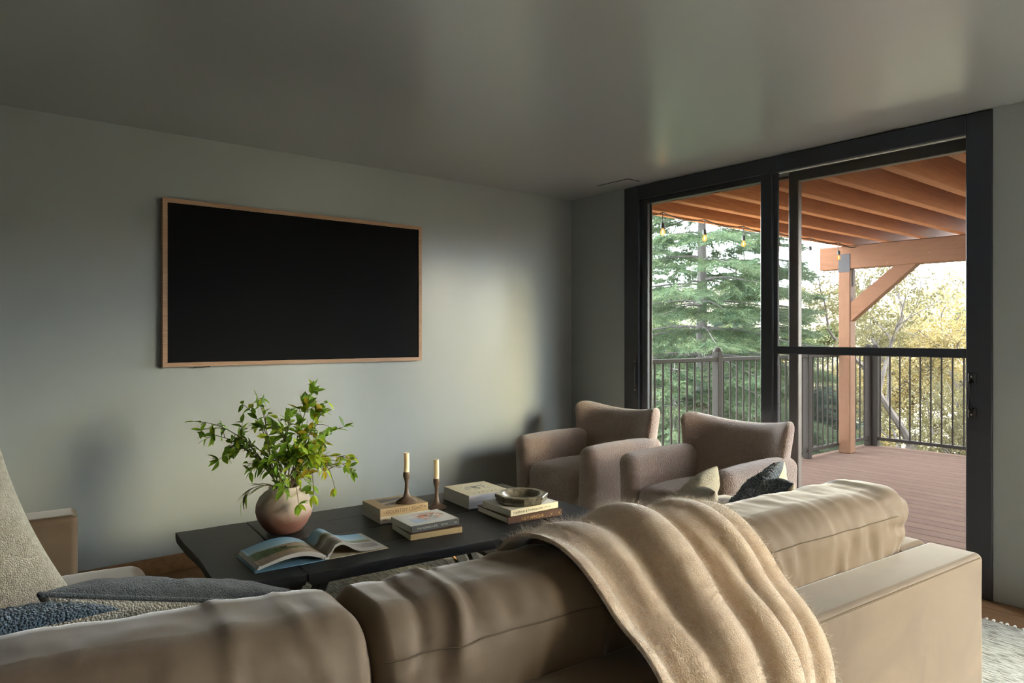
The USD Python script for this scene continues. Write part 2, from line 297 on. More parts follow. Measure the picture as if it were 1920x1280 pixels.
# second window
w1 = thing('window_1', 'black framed window in the right wall nearer the camera', kind='structure')
for a, b, c, d in ((WY0, WY0 + .06, WZ0, WZ1), (WY1 - .06, WY1, WZ0, WZ1), ((WY0 + WY1) / 2 - .03, (WY0 + WY1) / 2 + .03, WZ0 + .06, WZ1 - .06)): part(w1, 'jamb', box(XW + .02, XW + .13, a, b, c, d, .004), 'door_black')
for c in (WZ0, WZ1 - .06): part(w1, 'rail', box(XW + .02, XW + .13, WY0 + .06, WY1 - .06, c, c + .06, .004), 'door_black')
for a, b in ((WY0 + .06, (WY0 + WY1) / 2 - .03), ((WY0 + WY1) / 2 + .03, WY1 - .06)): part(w1, 'pane', box(XW + .07, XW + .074, a, b, WZ0 + .06, WZ1 - .06), 'pane_glass', smooth=False)
# sliding door
d1 = thing('door_1', 'black framed sliding door to the deck with fixed glass left and screen right', kind='structure')
part(d1, 'jamb', box(XW - .012, XW + .15, 3.450, DY1, 0, H - .004, .004), 'door_black')
part(d1, 'jamb', box(XW - .012, XW + .15, DY0, 1.293, 0, H - .004, .004), 'door_black')
part(d1, 'head', box(XW - .012, XW + .15, 1.293, 3.450, 2.334, H - .004, .004), 'door_black')
part(d1, 'sill', box(XW - .02, XW + .15, 1.293, 3.450, 0.0, 0.03, .004), 'door_bronze')
part(d1, 'stile', box(XW + .012, XW + .06, 3.385, 3.450, 0.03, 2.334, .004), 'door_black')
part(d1, 'stile', box(XW - .008, XW + .045, 2.362, 2.444, 0.03, 2.334, .004), 'door_black')
part(d1, 'rail', box(XW + .012, XW + .06, 2.444, 3.385, 2.297, 2.334, .004), 'door_black')
part(d1, 'rail', box(XW + .012, XW + .06, 2.444, 3.385, 0.03, 0.12, .004), 'door_black')
part(d1, 'glass_bead', box(XW + .045, XW + .052, 3.372, 3.385, 0.12, 2.297, .001), 'door_bronze')
part(d1, 'glass', box(XW + .036, XW + .040, 2.444, 3.385, 0.12, 2.297), 'pane_glass', smooth=False)
# screen panel (sliding, right)
part(d1, 'screen_frame', box(XW + .002, XW + .022, 2.330, 2.360, 0.03, 2.334, .003), 'door_black')
part(d1, 'screen_rail', box(XW - .004, XW + .024, 1.293, 2.360, 1.199, 1.247, .004), 'door_black')
part(d1, 'screen_mesh', box(XW + .012, XW + .0128, 1.293, 2.330, 0.03, 2.325), 'insect_screen', smooth=False)
part(d1, 'track_strip', box(XW + .014, XW + .030, 1.293, 2.330, 2.328, 2.3345), 'weather_strip', smooth=False)
# glass leaf that has been slid behind the fixed one
part(d1, 'stile', box(XW + .075, XW + .12, 2.235, 2.300, 0.03, 2.334, .004), 'door_bronze')
part(d1, 'top_track', box(XW + .075, XW + .13, 1.293, 2.235, 2.275, 2.334, .004), 'door_bronze')
hd = part(d1, 'handle', cat([box(XW - .03, XW - .012, 1.246, 1.278, 1.075, 1.125, .004), box(XW - .03, XW - .012, 1.246, 1.278, 0.90, 0.95, .004), tube([(XW - .03, 1.262, 1.09), (XW - .055, 1.262, 1.075), (XW - .058, 1.262, 1.01), (XW - .055, 1.262, .95), (XW - .03, 1.262, .935)], .009)]), 'handle_black')
for z in (1.108, .917): part(hd, 'screw', lathe([(0, .002), (.004, .001), (.005, -.002)], 12, (0, 0, 0)).apply_transform(trimesh.transformations.rotation_matrix(-np.pi / 2, [0, 1, 0])).apply_translation([XW - .030, 1.262, z]), 'screw_steel')
hd2 = part(d1, 'handle', cat([box(XW - .022, XW - .012, 3.466, 3.492, 0.885, 1.14, .004), box(XW - .034, XW - .022, 3.472, 3.486, 0.93, 1.09, .004)]), 'handle_black')
for z in (1.12, .905): part(hd2, 'screw', lathe([(0, .002), (.004, .001), (.005, -.002)], 12).apply_transform(trimesh.transformations.rotation_matrix(-np.pi / 2, [0, 1, 0])).apply_translation([XW - .022, 3.479, z]), 'screw_steel')
# ceiling diffuser
cv = thing('ceiling_vent', 'slim flush rectangular ceiling vent with dark outline near the room corner', 'vent', (3.814, 3.497, H))
part(cv, 'panel', box(3.757, 3.871, 3.350, 3.644, H - .004, H + .001, .001), 'vent_white')
for a in ((3.752, 3.757, 3.345, 3.649), (3.871, 3.876, 3.345, 3.649), (3.757, 3.871, 3.345, 3.350), (3.757, 3.871, 3.644, 3.649)): part(cv, 'gap', box(*a, H - .0025, H + .001), 'gap_dark')

# ================================================================== TELEVISION
tv = thing('television', 'large black television in a thin pale oak frame on the back wall', 'television', (1.70, YW, 1.60))
a0, a1, b0, b1, yf, yb = 0.876, 2.520, 1.140, 2.070, YW - .048, YW - .004
part(tv, 'back_case', box(a0 + .05, a1 - .05, yb - .018, YW - .0005, b0 + .05, b1 - .05, .004), 'gap_dark')
part(tv, 'screen', box(a0 + .020, a1 - .020, yf + .006, yb - .02, b0 + .020, b1 - .020, .001), 'tv_screen')
fw = .024
def mitre(p): return T(*hull(p))
for pts in ([(a0, b0), (a0 + fw, b0 + fw), (a0 + fw, b1 - fw), (a0, b1)], [(a1, b0), (a1 - fw, b0 + fw), (a1 - fw, b1 - fw), (a1, b1)], [(a0, b1), (a1, b1), (a1 - fw, b1 - fw), (a0 + fw, b1 - fw)], [(a0, b0), (a1, b0), (a1 - fw, b0 + fw), (a0 + fw, b0 + fw)]):
    q = V(pts, float); c = q.mean(0); q = c + (q - c) * (1 - .0006)
    part(tv, 'frame_strip', mitre([(p[0], y, p[1]) for p in q for y in (yf, yb)]), 'tv_oak')
part(tv, 'sensor', box(1.045, 1.125, yf + .004, yb - .01, b0 - .006, b0, .001), 'gap_dark')

# ================================================================== RUG
rg = thing('rug', 'light grey beige woven wool rug under sofa and coffee table', 'rug', (1.4, 1.5, 0))
RX1 = 3.685
part(rg, 'pile', box(-1.9, RX1, -1.6, 3.925, 0.001, 0.013, .004), 'rug_wool')
fr = []
rr = np.random.default_rng(3)
for y in np.arange(-1.55, 3.9, 0.028):
    l = .012 + .016 * rr.random(); dy = (rr.random() - .5) * .03
    fr.append(tube([(RX1 - .012, y, .013), (RX1 + l * .5, y + dy * .4, .013), (RX1 + l, y + dy, .006)], [.006, .0065, .004], 5))
part(rg, 'fringe', cat(fr), 'rug_fringe', kind='stuff')

# ================================================================== SECTIONAL SOFA (local frame: x along the back, y into the seat)
SA = -0.0794; SO = V([2.564, .777, 0.0])
E1, E2 = V([math.cos(SA), math.sin(SA), 0]), V([-math.sin(SA), math.cos(SA), 0])
def S(p):
    p = np.asarray(p, float); return SO + p[..., :1] * E1 + p[..., 1:2] * E2 + p[..., 2:] * V([0, 0, 1.0])
def Sm(m):
    m = m.copy(); m.vertices = S(np.array(m.vertices)); return m
sofa = thing('sectional_sofa', 'taupe velvet sectional sofa seen from behind with plump back cushions', 'sofa', tuple(S(V([-1.5, .6, 0.0]))), SA)
def block(x0, x1, y0, y1, z0, z1, r=.03, n=16, puff=0.0, seed=0, amp=0.004):
    m = soft(((x1 - x0) / 2, (y1 - y0) / 2, (z1 - z0) / 2), r, n); v = np.array(m.vertices); c = V([(x0 + x1) / 2, (y0 + y1) / 2, (z0 + z1) / 2])
    h = V([(x1 - x0) / 2, (y1 - y0) / 2, (z1 - z0) / 2]); u = v / h
    if puff: v[:, 2] += puff * np.clip(u[:, 2], 0, 1) * (1 - u[:, 0] ** 2) * (1 - u[:, 1] ** 2)
    v = v + c; m.vertices = v; n_ = nrm(m)
    m.vertices = v + n_ * (amp * fbm(v * V([5, 5, 4]), 3, seed))[:, None]
    return m
FRZ = .62
part(sofa, 'back_frame', Sm(block(-3.35, -.005, 0, .17, .07, FRZ, .022, 40, 0, 1)), 'sofa_velvet')
part(sofa, 'arm', Sm(block(-.185, -.002, .168, 1.02, .07, FRZ - .001, .026, 24, .012, 2, .006)), 'sofa_velvet')
part(sofa, 'piping', Sm(tube([(-3.3, .003, FRZ - .012), (-1.5, .003, FRZ - .012), (-.03, .003, FRZ - .012)], .0026, 6)), 'seam_thread')
part(sofa, 'base', Sm(block(-3.33, -.19, .17, 1.0, .07, .30, .02, 20)), 'sofa_velvet')
part(sofa, 'base', Sm(block(-3.33, -2.27, 1.0, 2.17, .07, .30, .02, 20)), 'sofa_velvet')
part(sofa, 'arm', Sm(block(-3.35, -2.385, 2.02, 2.185, .07, .655, .025, 20, .0, 4)), 'sofa_velvet')
part(sofa, 'back_frame', Sm(block(-3.35, -3.18, .17, 2.02, .07, FRZ, .022, 20)), 'sofa_velvet')
for i, (xa, xb, ya, yb) in enumerate(((-1.13, -.19, .17, 1.04), (-2.08, -1.14, .17, 1.04), (-3.16, -2.20, .17, 1.06), (-3.16, -2.17, 1.07, 2.01))):
    part(sofa, 'seat_cushion', Sm(block(xa, xb, ya, yb, .29, .455, .06, 18, .03, 20 + i, .006)), 'sofa_velvet')
for xy in ((-.08, .08), (-3.27, .08), (-.08, .92), (-3.27, 2.1), (-2.45, 2.1)): part(sofa, 'foot', Sm(box(xy[0] - .03, xy[0] + .03, xy[1] - .03, xy[1] + .03, 0.013, .075, .004)), 'leg_black')

def cushion(x0, x1, ztop, seed, lean=0.10, pinch=(1, 1), end_over=0.0, tilt=0.0):
    L = x1 - x0; hz = (ztop - .44) / 2; hy = .150
    m = soft((L / 2, hy, hz), .096, 72); v = np.array(m.vertices); u = v / V([L / 2, hy, hz])
    ax = np.abs(u[:, 0])
    # plump cross-section, ends drawn in
    k = 1 - .20 * ax ** 9
    v[:, 1] *= k * (1 + .10 * (1 - u[:, 2] ** 2) * (1 - ax ** 3)); v[:, 2] = v[:, 2] * (1 - .03 * ax ** 9)
    d_ = L / 2 - np.abs(v[:, 0]); d_ = np.where(d_ < .105, d_ * .45, .04725 + (d_ - .105) * (L / 2 - .04725) / (L / 2 - .105)); v[:, 0] = np.sign(v[:, 0]) * (L / 2 - d_)
    v[:, 0] *= 1 + .02 * (1 - u[:, 2] ** 2)
    if end_over: v[:, 0] += end_over * np.clip(u[:, 0], 0, 1) ** 4 * np.clip(u[:, 2] * .8 + .45, 0, 1)
    m.vertices = v; n_ = nrm(m); p = np.array(m.vertices)
    X = p[:, 0]; Zr = u[:, 2]
    w = np.zeros(len(p))
    r = np.random.default_rng(seed)
    # soft folds falling from the top seam
    for _ in range(26):
        c = (r.random() - .5) * L * .96; wd = .008 + .022 * r.random(); sl = (r.random() - .5) * .16; a = (.003 + .006 * r.random()) * (1 if r.random() < .5 else -1)
        z0 = r.uniform(-.5, .9); ln = r.uniform(.25, .6)
        w += a * np.exp(-((X - c - sl * (Zr - z0)) / wd) ** 2) * np.exp(-((Zr - z0) / ln) ** 2)
    # gathers at both ends
    for e, sg in ((pinch[0], -1), (pinch[1], 1)):
        d = np.clip(1 - (L / 2 - sg * X) / .13, 0, 1)
        w += e * d * .006 * np.sin(Zr * 15 + 7 * fbm(np.stack([X * 6, Zr * 2, X * 0 + seed], 1), 2)) 
    w += .011 * fbm(np.stack([X * 9 + seed, Zr * 1.3 + p[:, 1] * 6, p[:, 1] * 3], 1), 3, seed) + .007 * fbm(np.stack([X * 26 + seed, Zr * 2.6, p[:, 1] * 8], 1), 2, seed + 3)
    w = w * (1 - .9 * np.abs(n_[:, 0]))
    p = p + n_ * w[:, None]
    p[:, 1] += lean * (p[:, 2]) * .3; p[:, 2] -= tilt * p[:, 0] / (L / 2)
    p = p + V([(x0 + x1) / 2, .325, .44 + hz]); bk = p[(u[:, 1] < -.2)]; seam = []
    for q in np.linspace(x0 + .02, x1 - .02, 60):
        zt_ = .44 + hz * 1.60; nr = (np.abs(bk[:, 0] - q) < .016) & (np.abs(bk[:, 2] - zt_) < .012); seam.append((q, bk[nr, 1].min() if nr.any() else seam[-1][1], zt_))
    seam = V(seam) + V([0, -.0010, .0])
    for _ in range(1): seam[1:-1] = .25 * seam[:-2] + .5 * seam[1:-1] + .25 * seam[2:]
    return p, np.array(m.faces), seam
for i, (xa, xb, zt, pin, ov) in enumerate(((-1.085, -.185, .803, (1, 0), .21), (-2.005, -1.095, .797, (1.6, 1), 0), (-3.02, -1.99, .832, (1, 1.3), 0))):
    cv_, cf_, sm_ = cushion(xa, xb, zt, 40 + i, end_over=ov, tilt=.028 * (i == 2))
    cu = part(sofa, 'back_cushion', Sm(T(cv_, cf_)), 'sofa_velvet', smooth=True)
    if i < 2: part(cu, 'seam', Sm(tube(sm_, .0015, 6)), 'seam_thread', smooth=True)
lb = soft((.15, .44, .20), .12, 30); lb.apply_translation([-3.02, 1.02, .65]); part(sofa, 'back_cushion', Sm(lb), 'sofa_velvet', smooth=True)

# ================================================================== THROW
def throw_surface(nu=170, nv=230):
    prof = spline([(.66, .50), (.56, .62), (.505, .70), (.445, .775), (.35, .815), (.245, .807), (.15, .745), (.08, .682), (.022, .644), (-.026, .585), (-.046, .49), (-.05, .36), (-.05, .20), (-.05, .13)], nv)
    t = np.gradient(prof, axis=0); t /= np.linalg.norm(t, axis=1, keepdims=True); nn = np.stack([-t[:, 1], t[:, 0]], 1)
    if nn[nv // 3, 1] < 0: nn = -nn
    u = np.linspace(-1, 1, nu); s = np.linspace(0, 1, nv)
    U, Sg = np.meshgrid(u, s, indexing='ij')
    half = .325 - .075 * Sg + .010 * np.sin(Sg * 7)
    xc = -1.255 + .035 * Sg + .02 * np.sin(Sg * 4 + 1)
    X = xc + U * half
    # rolled pleats along the fall
    h = np.zeros_like(U)
    for c, wd, a, dr in ((-.95, .10, .020, .05), (-.55, .13, .040, .10), (-.08, .17, .050, -.02), (.34, .12, .036, .12), (.62, .10, .030, .02), (.90, .11, .026, -.04)):
        cc = c + dr * np.sin(Sg * 3.2 + c * 3) ; h += a * np.exp(-((U - cc) / wd) ** 2) * (.65 + .35 * np.sin(Sg * 6 + c * 9))
    h *= 1.35 * (.55 + .45 * np.clip((Sg - .25) / .25, 0, 1))
    X = X - .9 * half * np.gradient(h, axis=0) / np.gradient(U, axis=0) * .30 * (.3 + .7 * Sg)
    h += .02 * fbm(np.stack([U * 2.5, Sg * 4, U * 0], -1), 3, 8) + .008 * fbm(np.stack([U * 9, Sg * 8, U * 0], -1), 2, 9)
    h = h + .020
    Y = prof[None, :, 0] + nn[None, :, 0] * h; Zc = prof[None, :, 1] + nn[None, :, 1] * h
    return np.stack([X, Y, Zc], -1), nn
TS, _ = throw_surface()
nu, nv = TS.shape[:2]
fa = grid_faces(nu, nv)
top = T(TS.reshape(-1, 3), fa); tn = nrm(top)
if tn[:, 2].sum() < 0: fa = fa[:, ::-1]; tn = -tn
lowv = TS.reshape(-1, 3) - tn * .009
idx = np.arange(nu * nv).reshape(nu, nv)
rim = np.concatenate([idx[:, 0], idx[-1, 1:], idx[-2::-1, -1], idx[0, -2:0:-1]]); rn = np.roll(rim, -1); N_ = nu * nv
side = np.vstack([np.stack([rim, rn, rn + N_], 1), np.stack([rim, rn + N_, rim + N_], 1)])
th = thing('throw_blanket', 'sandy tan mohair throw draped over the back of the sofa', 'blanket', tuple(S(V([-1.25, .0, .6]))))
part(th, 'cloth', Sm(T(np.vstack([TS.reshape(-1, 3), lowv]), np.vstack([fa, fa[:, ::-1] + N_, side]))), 'throw_mohair', smooth=True)
def hairs(parent, name, base, nor, length, rad, matn, seed, origin, per=4):
    r = np.random.default_rng(seed); n = len(base); L = length * (.4 + r.random((n, 1)))
    d = nor + r.normal(0, .75, (n, 3)); d /= np.linalg.norm(d, axis=1, keepdims=True); k = r.normal(0, .7, (n, 3))
    ts = np.linspace(0, 1, per)
    P = np.stack([base + L * (d * t_ + k * t_ ** 2 * .6 + V([0, 0, -.25]) * t_ ** 2) for t_ in ts], 1) - origin
    c = UsdGeom.BasisCurves.Define(stage, numbered(str(parent.GetPath()) + '/' + name))
    c.CreateTypeAttr('linear'); c.CreateCurveVertexCountsAttr(Vt.IntArray.FromNumpy(np.full(n, per, np.int32)))
    c.CreatePointsAttr(Vt.Vec3fArray.FromNumpy(P.reshape(-1, 3).astype(np.float32)))
    c.CreateWidthsAttr(Vt.FloatArray.FromNumpy(np.tile(np.linspace(rad * 2, rad * .6, per), n).astype(np.float32))); c.SetWidthsInterpolation('vertex')
    UsdShade.MaterialBindingAPI.Apply(c.GetPrim()).Bind(UsdShade.Material.Get(stage, '/World/Looks/' + matn))
    tag(c.GetPrim(), None, None, None, 'stuff')
r_ = np.random.default_rng(12)
pick = r_.integers(0, N_, 40000); jit = r_.normal(0, .002, (40000, 3))
worldN = tn[:, :1] * E1 + tn[:, 1:2] * E2 + tn[:, 2:] * V([0, 0, 1.0])
hairs(th, 'fuzz', S(TS.reshape(-1, 3)[pick]) + jit, worldN[pick], .014, .00028, 'mohair_fibre', 4, WHERE['/World/throw_blanket'][0])

# ================================================================== PILLOWS
def pillow(name, label, center, wdir, normal, w, h, thick, front, back, seed, chop=0.0, piping=None, rough_amp=0.0, roll=0.0, n=84, bend=0.0):
    """wdir: along the top edge; normal: the front panel faces it"""
    wd = V(wdir, float); wd /= np.linalg.norm(wd); nd = V(normal, float); nd -= wd * (nd @ wd); nd /= np.linalg.norm(nd); ud = np.cross(nd, wd)
    if ud[2] < 0: ud, wd = -ud, -wd
    c_, s_ = math.cos(roll), math.sin(roll); wd, ud = wd * c_ + ud * s_, ud * c_ - wd * s_
    th_ = thing(name, label, 'pillow', tuple(center))
    a = np.linspace(-1, 1, n); a = np.sign(a) * (1 - (1 - np.abs(a)) ** 1.25); U, W = np.meshgrid(a, a, indexing='ij')
    X = w / 2 * U * (1 - .075 * (1 - W ** 2) ** 1.0 * np.abs(U) ** 3); Yy = h / 2 * W * (1 - .075 * (1 - U ** 2) * np.abs(W) ** 3)
    if chop: Yy = Yy - chop * np.exp(-(U / .38) ** 2) * np.clip((W + 1) / 2, 0, 1) ** 1.6
    prof = ((1 - U ** 2) * (1 - W ** 2)).clip(0) ** .42
    if chop: prof = prof * (1 - .45 * np.exp(-(U / .22) ** 2) * np.clip(W + .1, 0, 1))
    for sg, mt, nm in ((1, front, 'front_panel'), (-1, back, 'back_panel')):
        wr = .016 * fbm(np.stack([U * 3, W * 3, U * 0 + seed + sg], -1), 3, seed) + .008 * fbm(np.stack([U * 8, W * 8, U * 0], -1), 2, seed + 7)
        Zz = sg * (thick / 2 * prof + wr * np.minimum(1, prof * 1.6))
        if rough_amp and sg > 0: Zz = Zz + rough_amp * (fbm(np.stack([U * 48, W * 48, U * 0], -1), 2, seed + 3) + .2) * np.minimum(1, prof * 3)
        Zz = Zz + bend * (U ** 2)
        P = V(center) + X[..., None] * wd + Yy[..., None] * ud + Zz[..., None] * nd
        part(th_, nm, T(P.reshape(-1, 3), grid_faces(n, n, sg < 0)), mt, smooth=True)
    if piping:
        e = np.concatenate([np.arange(n) * n, (n - 1) * n + np.arange(1, n), (np.arange(n - 2, -1, -1)) * n + n - 1, np.arange(n - 2, 0, -1)])
        B = (V(center) + X[..., None] * wd + Yy[..., None] * ud + (bend * U ** 2)[..., None] * nd).reshape(-1, 3)[e]
        part(th_, 'piping', tube(np.vstack([B, B[:1]]), .0055, 8, False), piping, smooth=True)
    return th_
PW = V([.83, .56, 0.0])                       # the two right pillows lean into the corner
EL = math.radians(36)
PN = V([-.56 * math.cos(EL), .83 * math.cos(EL), math.sin(EL)]); PU = V([.56 * math.sin(EL), -.83 * math.sin(EL), math.cos(EL)])
nb = V([2.315, 1.30, .775])
pillow('throw_pillow', 'navy boucle pillow with cream back in the far corner of the sofa', nb + PW * .215 - PU * .205, PW, PN, .45, .45, .17, 'boucle_navy', 'linen_cream', 3, chop=.07, rough_amp=.015, n=150)
nb2 = V([1.895, 1.332, .80])
pillow('throw_pillow', 'sandy beige linen pillow leaning beside the navy boucle pillow', nb2 + PW * .215 - PU * .205, PW, PN, .45, .45, .16, 'linen_sand', 'linen_sand', 11, chop=.06)
pillow('throw_pillow', 'large pale beige textured pillow standing at the left edge of the picture', V([-.055, 2.74, .63]), (1, -.12, 0), (.12, -1, .32), .54, .54, .19, 'linen_sand', 'linen_cream', 17, roll=math.radians(22))
pillow('throw_pillow', 'fuzzy blue boucle pillow behind the left back cushion of the sofa', V([-.02, 1.72, .64]), E1, V([-.02, .62, .80]), .56, .50, .19, 'boucle_blue', 'linen_sand', 23, rough_amp=.014, n=150)
pillow('throw_pillow', 'charcoal knit pillow with grey piping lying back on the sofa seat', V([.43, 1.88, .595]), V([.93, -.16, -.20]), V([.02, .50, .86]), .60, .52, .17, 'knit_charcoal', 'linen_sand', 29, piping='knit_charcoal')

# ================================================================== COFFEE TABLE
TZ = .42
q0, q1, q2, q3 = V([.720, 2.535]), V([2.530, 2.352]), V([2.572, 3.300]), V([.771, 3.410])
def tq(u, v): return (q0 * (1 - u) + q1 * u) * (1 - v) + (q3 * (1 - u) + q2 * u) * v
ct = thing('coffee_table', 'low black wooden coffee table with breadboard ends and angled legs', 'table', (1.645, 2.90, 0), -.08)
def slab(u0, u1, v0, v1, name, z1=TZ, th_=.046, cc=.012, wav=0, seed=0):
    n = 14; P = []
    r = np.random.default_rng(seed)
    edge = []
    for k in range(n): edge.append(tq(u0 + (u1 - u0) * k / (n - 1), v0))
    for k in range(1, n): edge.append(tq(u1, v0 + (v1 - v0) * k / (n - 1)))
    for k in range(1, n): edge.append(tq(u1 + (u0 - u1) * k / (n - 1), v1))
    for k in range(1, n - 1): edge.append(tq(u0, v1 + (v0 - v1) * k / (n - 1)))
    e = V(edge); c = e.mean(0)
    if wav: e = e + (c - e) / np.linalg.norm(c - e, axis=1, keepdims=True) * (wav * (fbm(np.stack([e[:, 0] * 5, e[:, 1] * 5, e[:, 0] * 0 + seed], 1), 2) + .25))[:, None]
    ins = lambda d: e + (c - e) / np.linalg.norm(c - e, axis=1, keepdims=True) * d
    rings = [np.c_[ins(.004), np.full(len(e), z1)], np.c_[e, np.full(len(e), z1 - .005)], np.c_[ins(.001), np.full(len(e), z1 - th_ * .6)], np.c_[ins(cc), np.full(len(e), z1 - th_)]]
    m_ = len(e); v = np.vstack(rings + [np.r_[c, z1][None], np.r_[c, z1 - th_][None]]); f = []
    for k in range(3):
        for j in range(m_):
            a, b = k * m_ + j, k * m_ + (j + 1) % m_; f += [(a, b + m_, b), (a, a + m_, b + m_)]
    for j in range(m_): f += [(j, (j + 1) % m_, 4 * m_), (3 * m_ + (j + 1) % m_, 3 * m_ + j, 4 * m_ + 1)]
    part(ct, name, T(v, f), 'table_black', smooth=25)
slab(0, .170, 0, 1, 'end_board', wav=.02, seed=1)
slab(.832, 1, 0, 1, 'end_board', wav=.012, seed=2)
bs = [0, .26, .52, .77, 1.0]
for k in range(4): slab(.1715, .8305, bs[k] + .0015, bs[k + 1] - .0015, 'plank', z1=TZ - .0008 - .0008 * (k % 2), seed=5 + k)
TA = -.08; t1, t2 = V([math.cos(TA), math.sin(TA), 0]), V([-math.sin(TA), math.cos(TA), 0]); tc_ = V([1.645, 2.90, 0])
def tl(a, b, z): return tc_ + a * t1 + b * t2 + V([0, 0, z])
for sg, a0_, a1_ in ((1, .345, .455), (-1, -.585, -.475)):
    for sy in (-1, 1):
        w_ = .052
        part(ct, 'leg', beam(tl(a0_, sy * .325, TZ - .046), tl(a0_ + sg * .20, sy * .325, .014), .05, w_, up=(1, 0, .3)), 'leg_black')
        part(ct, 'leg', beam(tl(a1_, sy * .325, TZ - .046), tl(a1_ + sg * .17, sy * .325, .014), .05, .040, up=(1, 0, .3)), 'leg_black')
        c0 = a0_ if sg > 0 else a1_
        arc = [tl(a0_ + sg * (.038 + .16 * (1 - math.cos(t))), sy * .325, TZ - .052 - .30 * math.sin(t)) for t in np.linspace(0, 1.35, 14)]
        pr = [beam(arc[k], arc[k + 1] + (arc[k + 1] - arc[k]) * .06, .046, .026, up=(1, 0, .2), c=.001) for k in range(len(arc) - 1)]
        part(ct, 'bent_brace', cat(pr), 'bent_wood', label='curved pale wood brace beside the black legs')
    part(ct, 'stretcher', beam(tl((a0_ + a1_) / 2 + sg * .10, -.30, .20), tl((a0_ + a1_) / 2 + sg * .10, .30, .20), .10, .02), 'leg_black')
    part(ct, 'mounting_bar', beam(tl((a0_ + a1_) / 2, -.37, TZ - .052), tl((a0_ + a1_) / 2, .37, TZ - .052), .14, .012), 'leg_black')

# ================================================================== VASE AND BRANCHES
VC = V([1.168, 3.122, TZ])
vs = thing('vase', 'round terracotta vase fading to pale clay on the coffee table', 'vase', tuple(VC))
part(vs, 'body', lathe([(0, .001), (.066, .001), (.076, .006), (.100, .035), (.119, .070), (.1255, .100), (.122, .130), (.108, .160), (.088, .180), (.072, .190), (.066, .196), (.068, .204), (.064, .206), (.058, .200), (.060, .188), (.085, .172), (.11, .12), (.09, .05), (0, .02)], 64, VC), 'vase_clay', smooth=50)
lr = np.random.default_rng(77)
def leaf_mesh(L, W, curl, fold):
    s = np.linspace(0, 1, 6); wv = W * np.sin(np.pi * s ** .85) ** .9 * .5; v, f = [], []
    for k, t in enumerate(s):
        zc = -curl * L * t ** 2
        v += [(L * t, -wv[k], zc + fold * wv[k]), (L * t, 0, zc), (L * t, wv[k], zc + fold * wv[k])]
    for k in range(5):
        a = 3 * k; f += [(a, a + 3, a + 4), (a, a + 4, a + 1), (a + 1, a + 4, a + 5), (a + 1, a + 5, a + 2)]
    return V(v), V(f)
def px_point(px, py, t): return V([0, 0, EYE]) + t * (FWD + RGT * (px - 960) / F_PX + V([0, 0, 1.0]) * (ROW0 - py) / F_PX)
def branch(k, tip, label, nleaf, droop=0.0, mix=(.55, .2, .2, .05), size=1.0):
    base = VC + V([lr.normal(0, .018), lr.normal(0, .018), .10]); mouth = VC + V([0, 0, .205]); 
    dirm = (tip - mouth); mouth = mouth + V([dirm[0], dirm[1], 0]) / (np.linalg.norm(dirm[:2]) + 1e-6) * .035
    mid = mouth * .45 + tip * .55 + V([0, 0, .05 + droop]) + lr.normal(0, .012, 3)
    main = spline([base, mouth, mid, tip], 26)
    b = thing('leafy_branch', label, 'branch', tuple(mouth))
    ms = [tube(main, np.linspace(.0034, .0012, 26), 6)]
    twigs = [main]
    nleaf = int(nleaf * 2.0)
    for j in range(max(3, nleaf // 7)):
        i = int(lr.integers(10, 24)); o = main[i]; ax = main[min(i + 1, 25)] - main[i - 1]; ax /= np.linalg.norm(ax)
        d = ax * .7 + lr.normal(0, .6, 3); d /= np.linalg.norm(d); L = lr.uniform(.05, .13)
        tw = spline([o, o + d * L * .5 + V([0, 0, .008]), o + d * L], 9); twigs.append(tw); ms.append(tube(tw, np.linspace(.0016, .0008, 9), 5))
    part(b, 'stem', cat(ms), 'twig_bark')
    mats = ['leaf_green', 'leaf_deep', 'leaf_lime', 'leaf_yellow']
    for j in range(nleaf):
        tw = twigs[0] if j < nleaf * .30 else twigs[1 + int(lr.integers(len(twigs) - 1))]
        i = int(lr.integers(int(len(tw) * (.5 if tw is main else .25)), len(tw))) if j % 5 else len(tw) - 1
        o = tw[i]; ax = tw[i] - tw[i - 1]; ax /= np.linalg.norm(ax) + 1e-9
        d = ax * .6 + lr.normal(0, .55, 3) + V([0, 0, -.1]); d /= np.linalg.norm(d)
        up = V([0, 0, 1.0]) + lr.normal(0, .5, 3); sd = np.cross(up, d); sd /= np.linalg.norm(sd); up = np.cross(d, sd)
        L = size * lr.uniform(.036, .062); v, f = leaf_mesh(L, L * lr.uniform(.36, .48), lr.uniform(-.1, .5), lr.uniform(.1, .6))
        P = o + v[:, :1] * d + v[:, 1:2] * sd + v[:, 2:] * up
        part(b, 'leaf', T(P, f), mats[int(lr.choice(4, p=mix))], smooth=True)
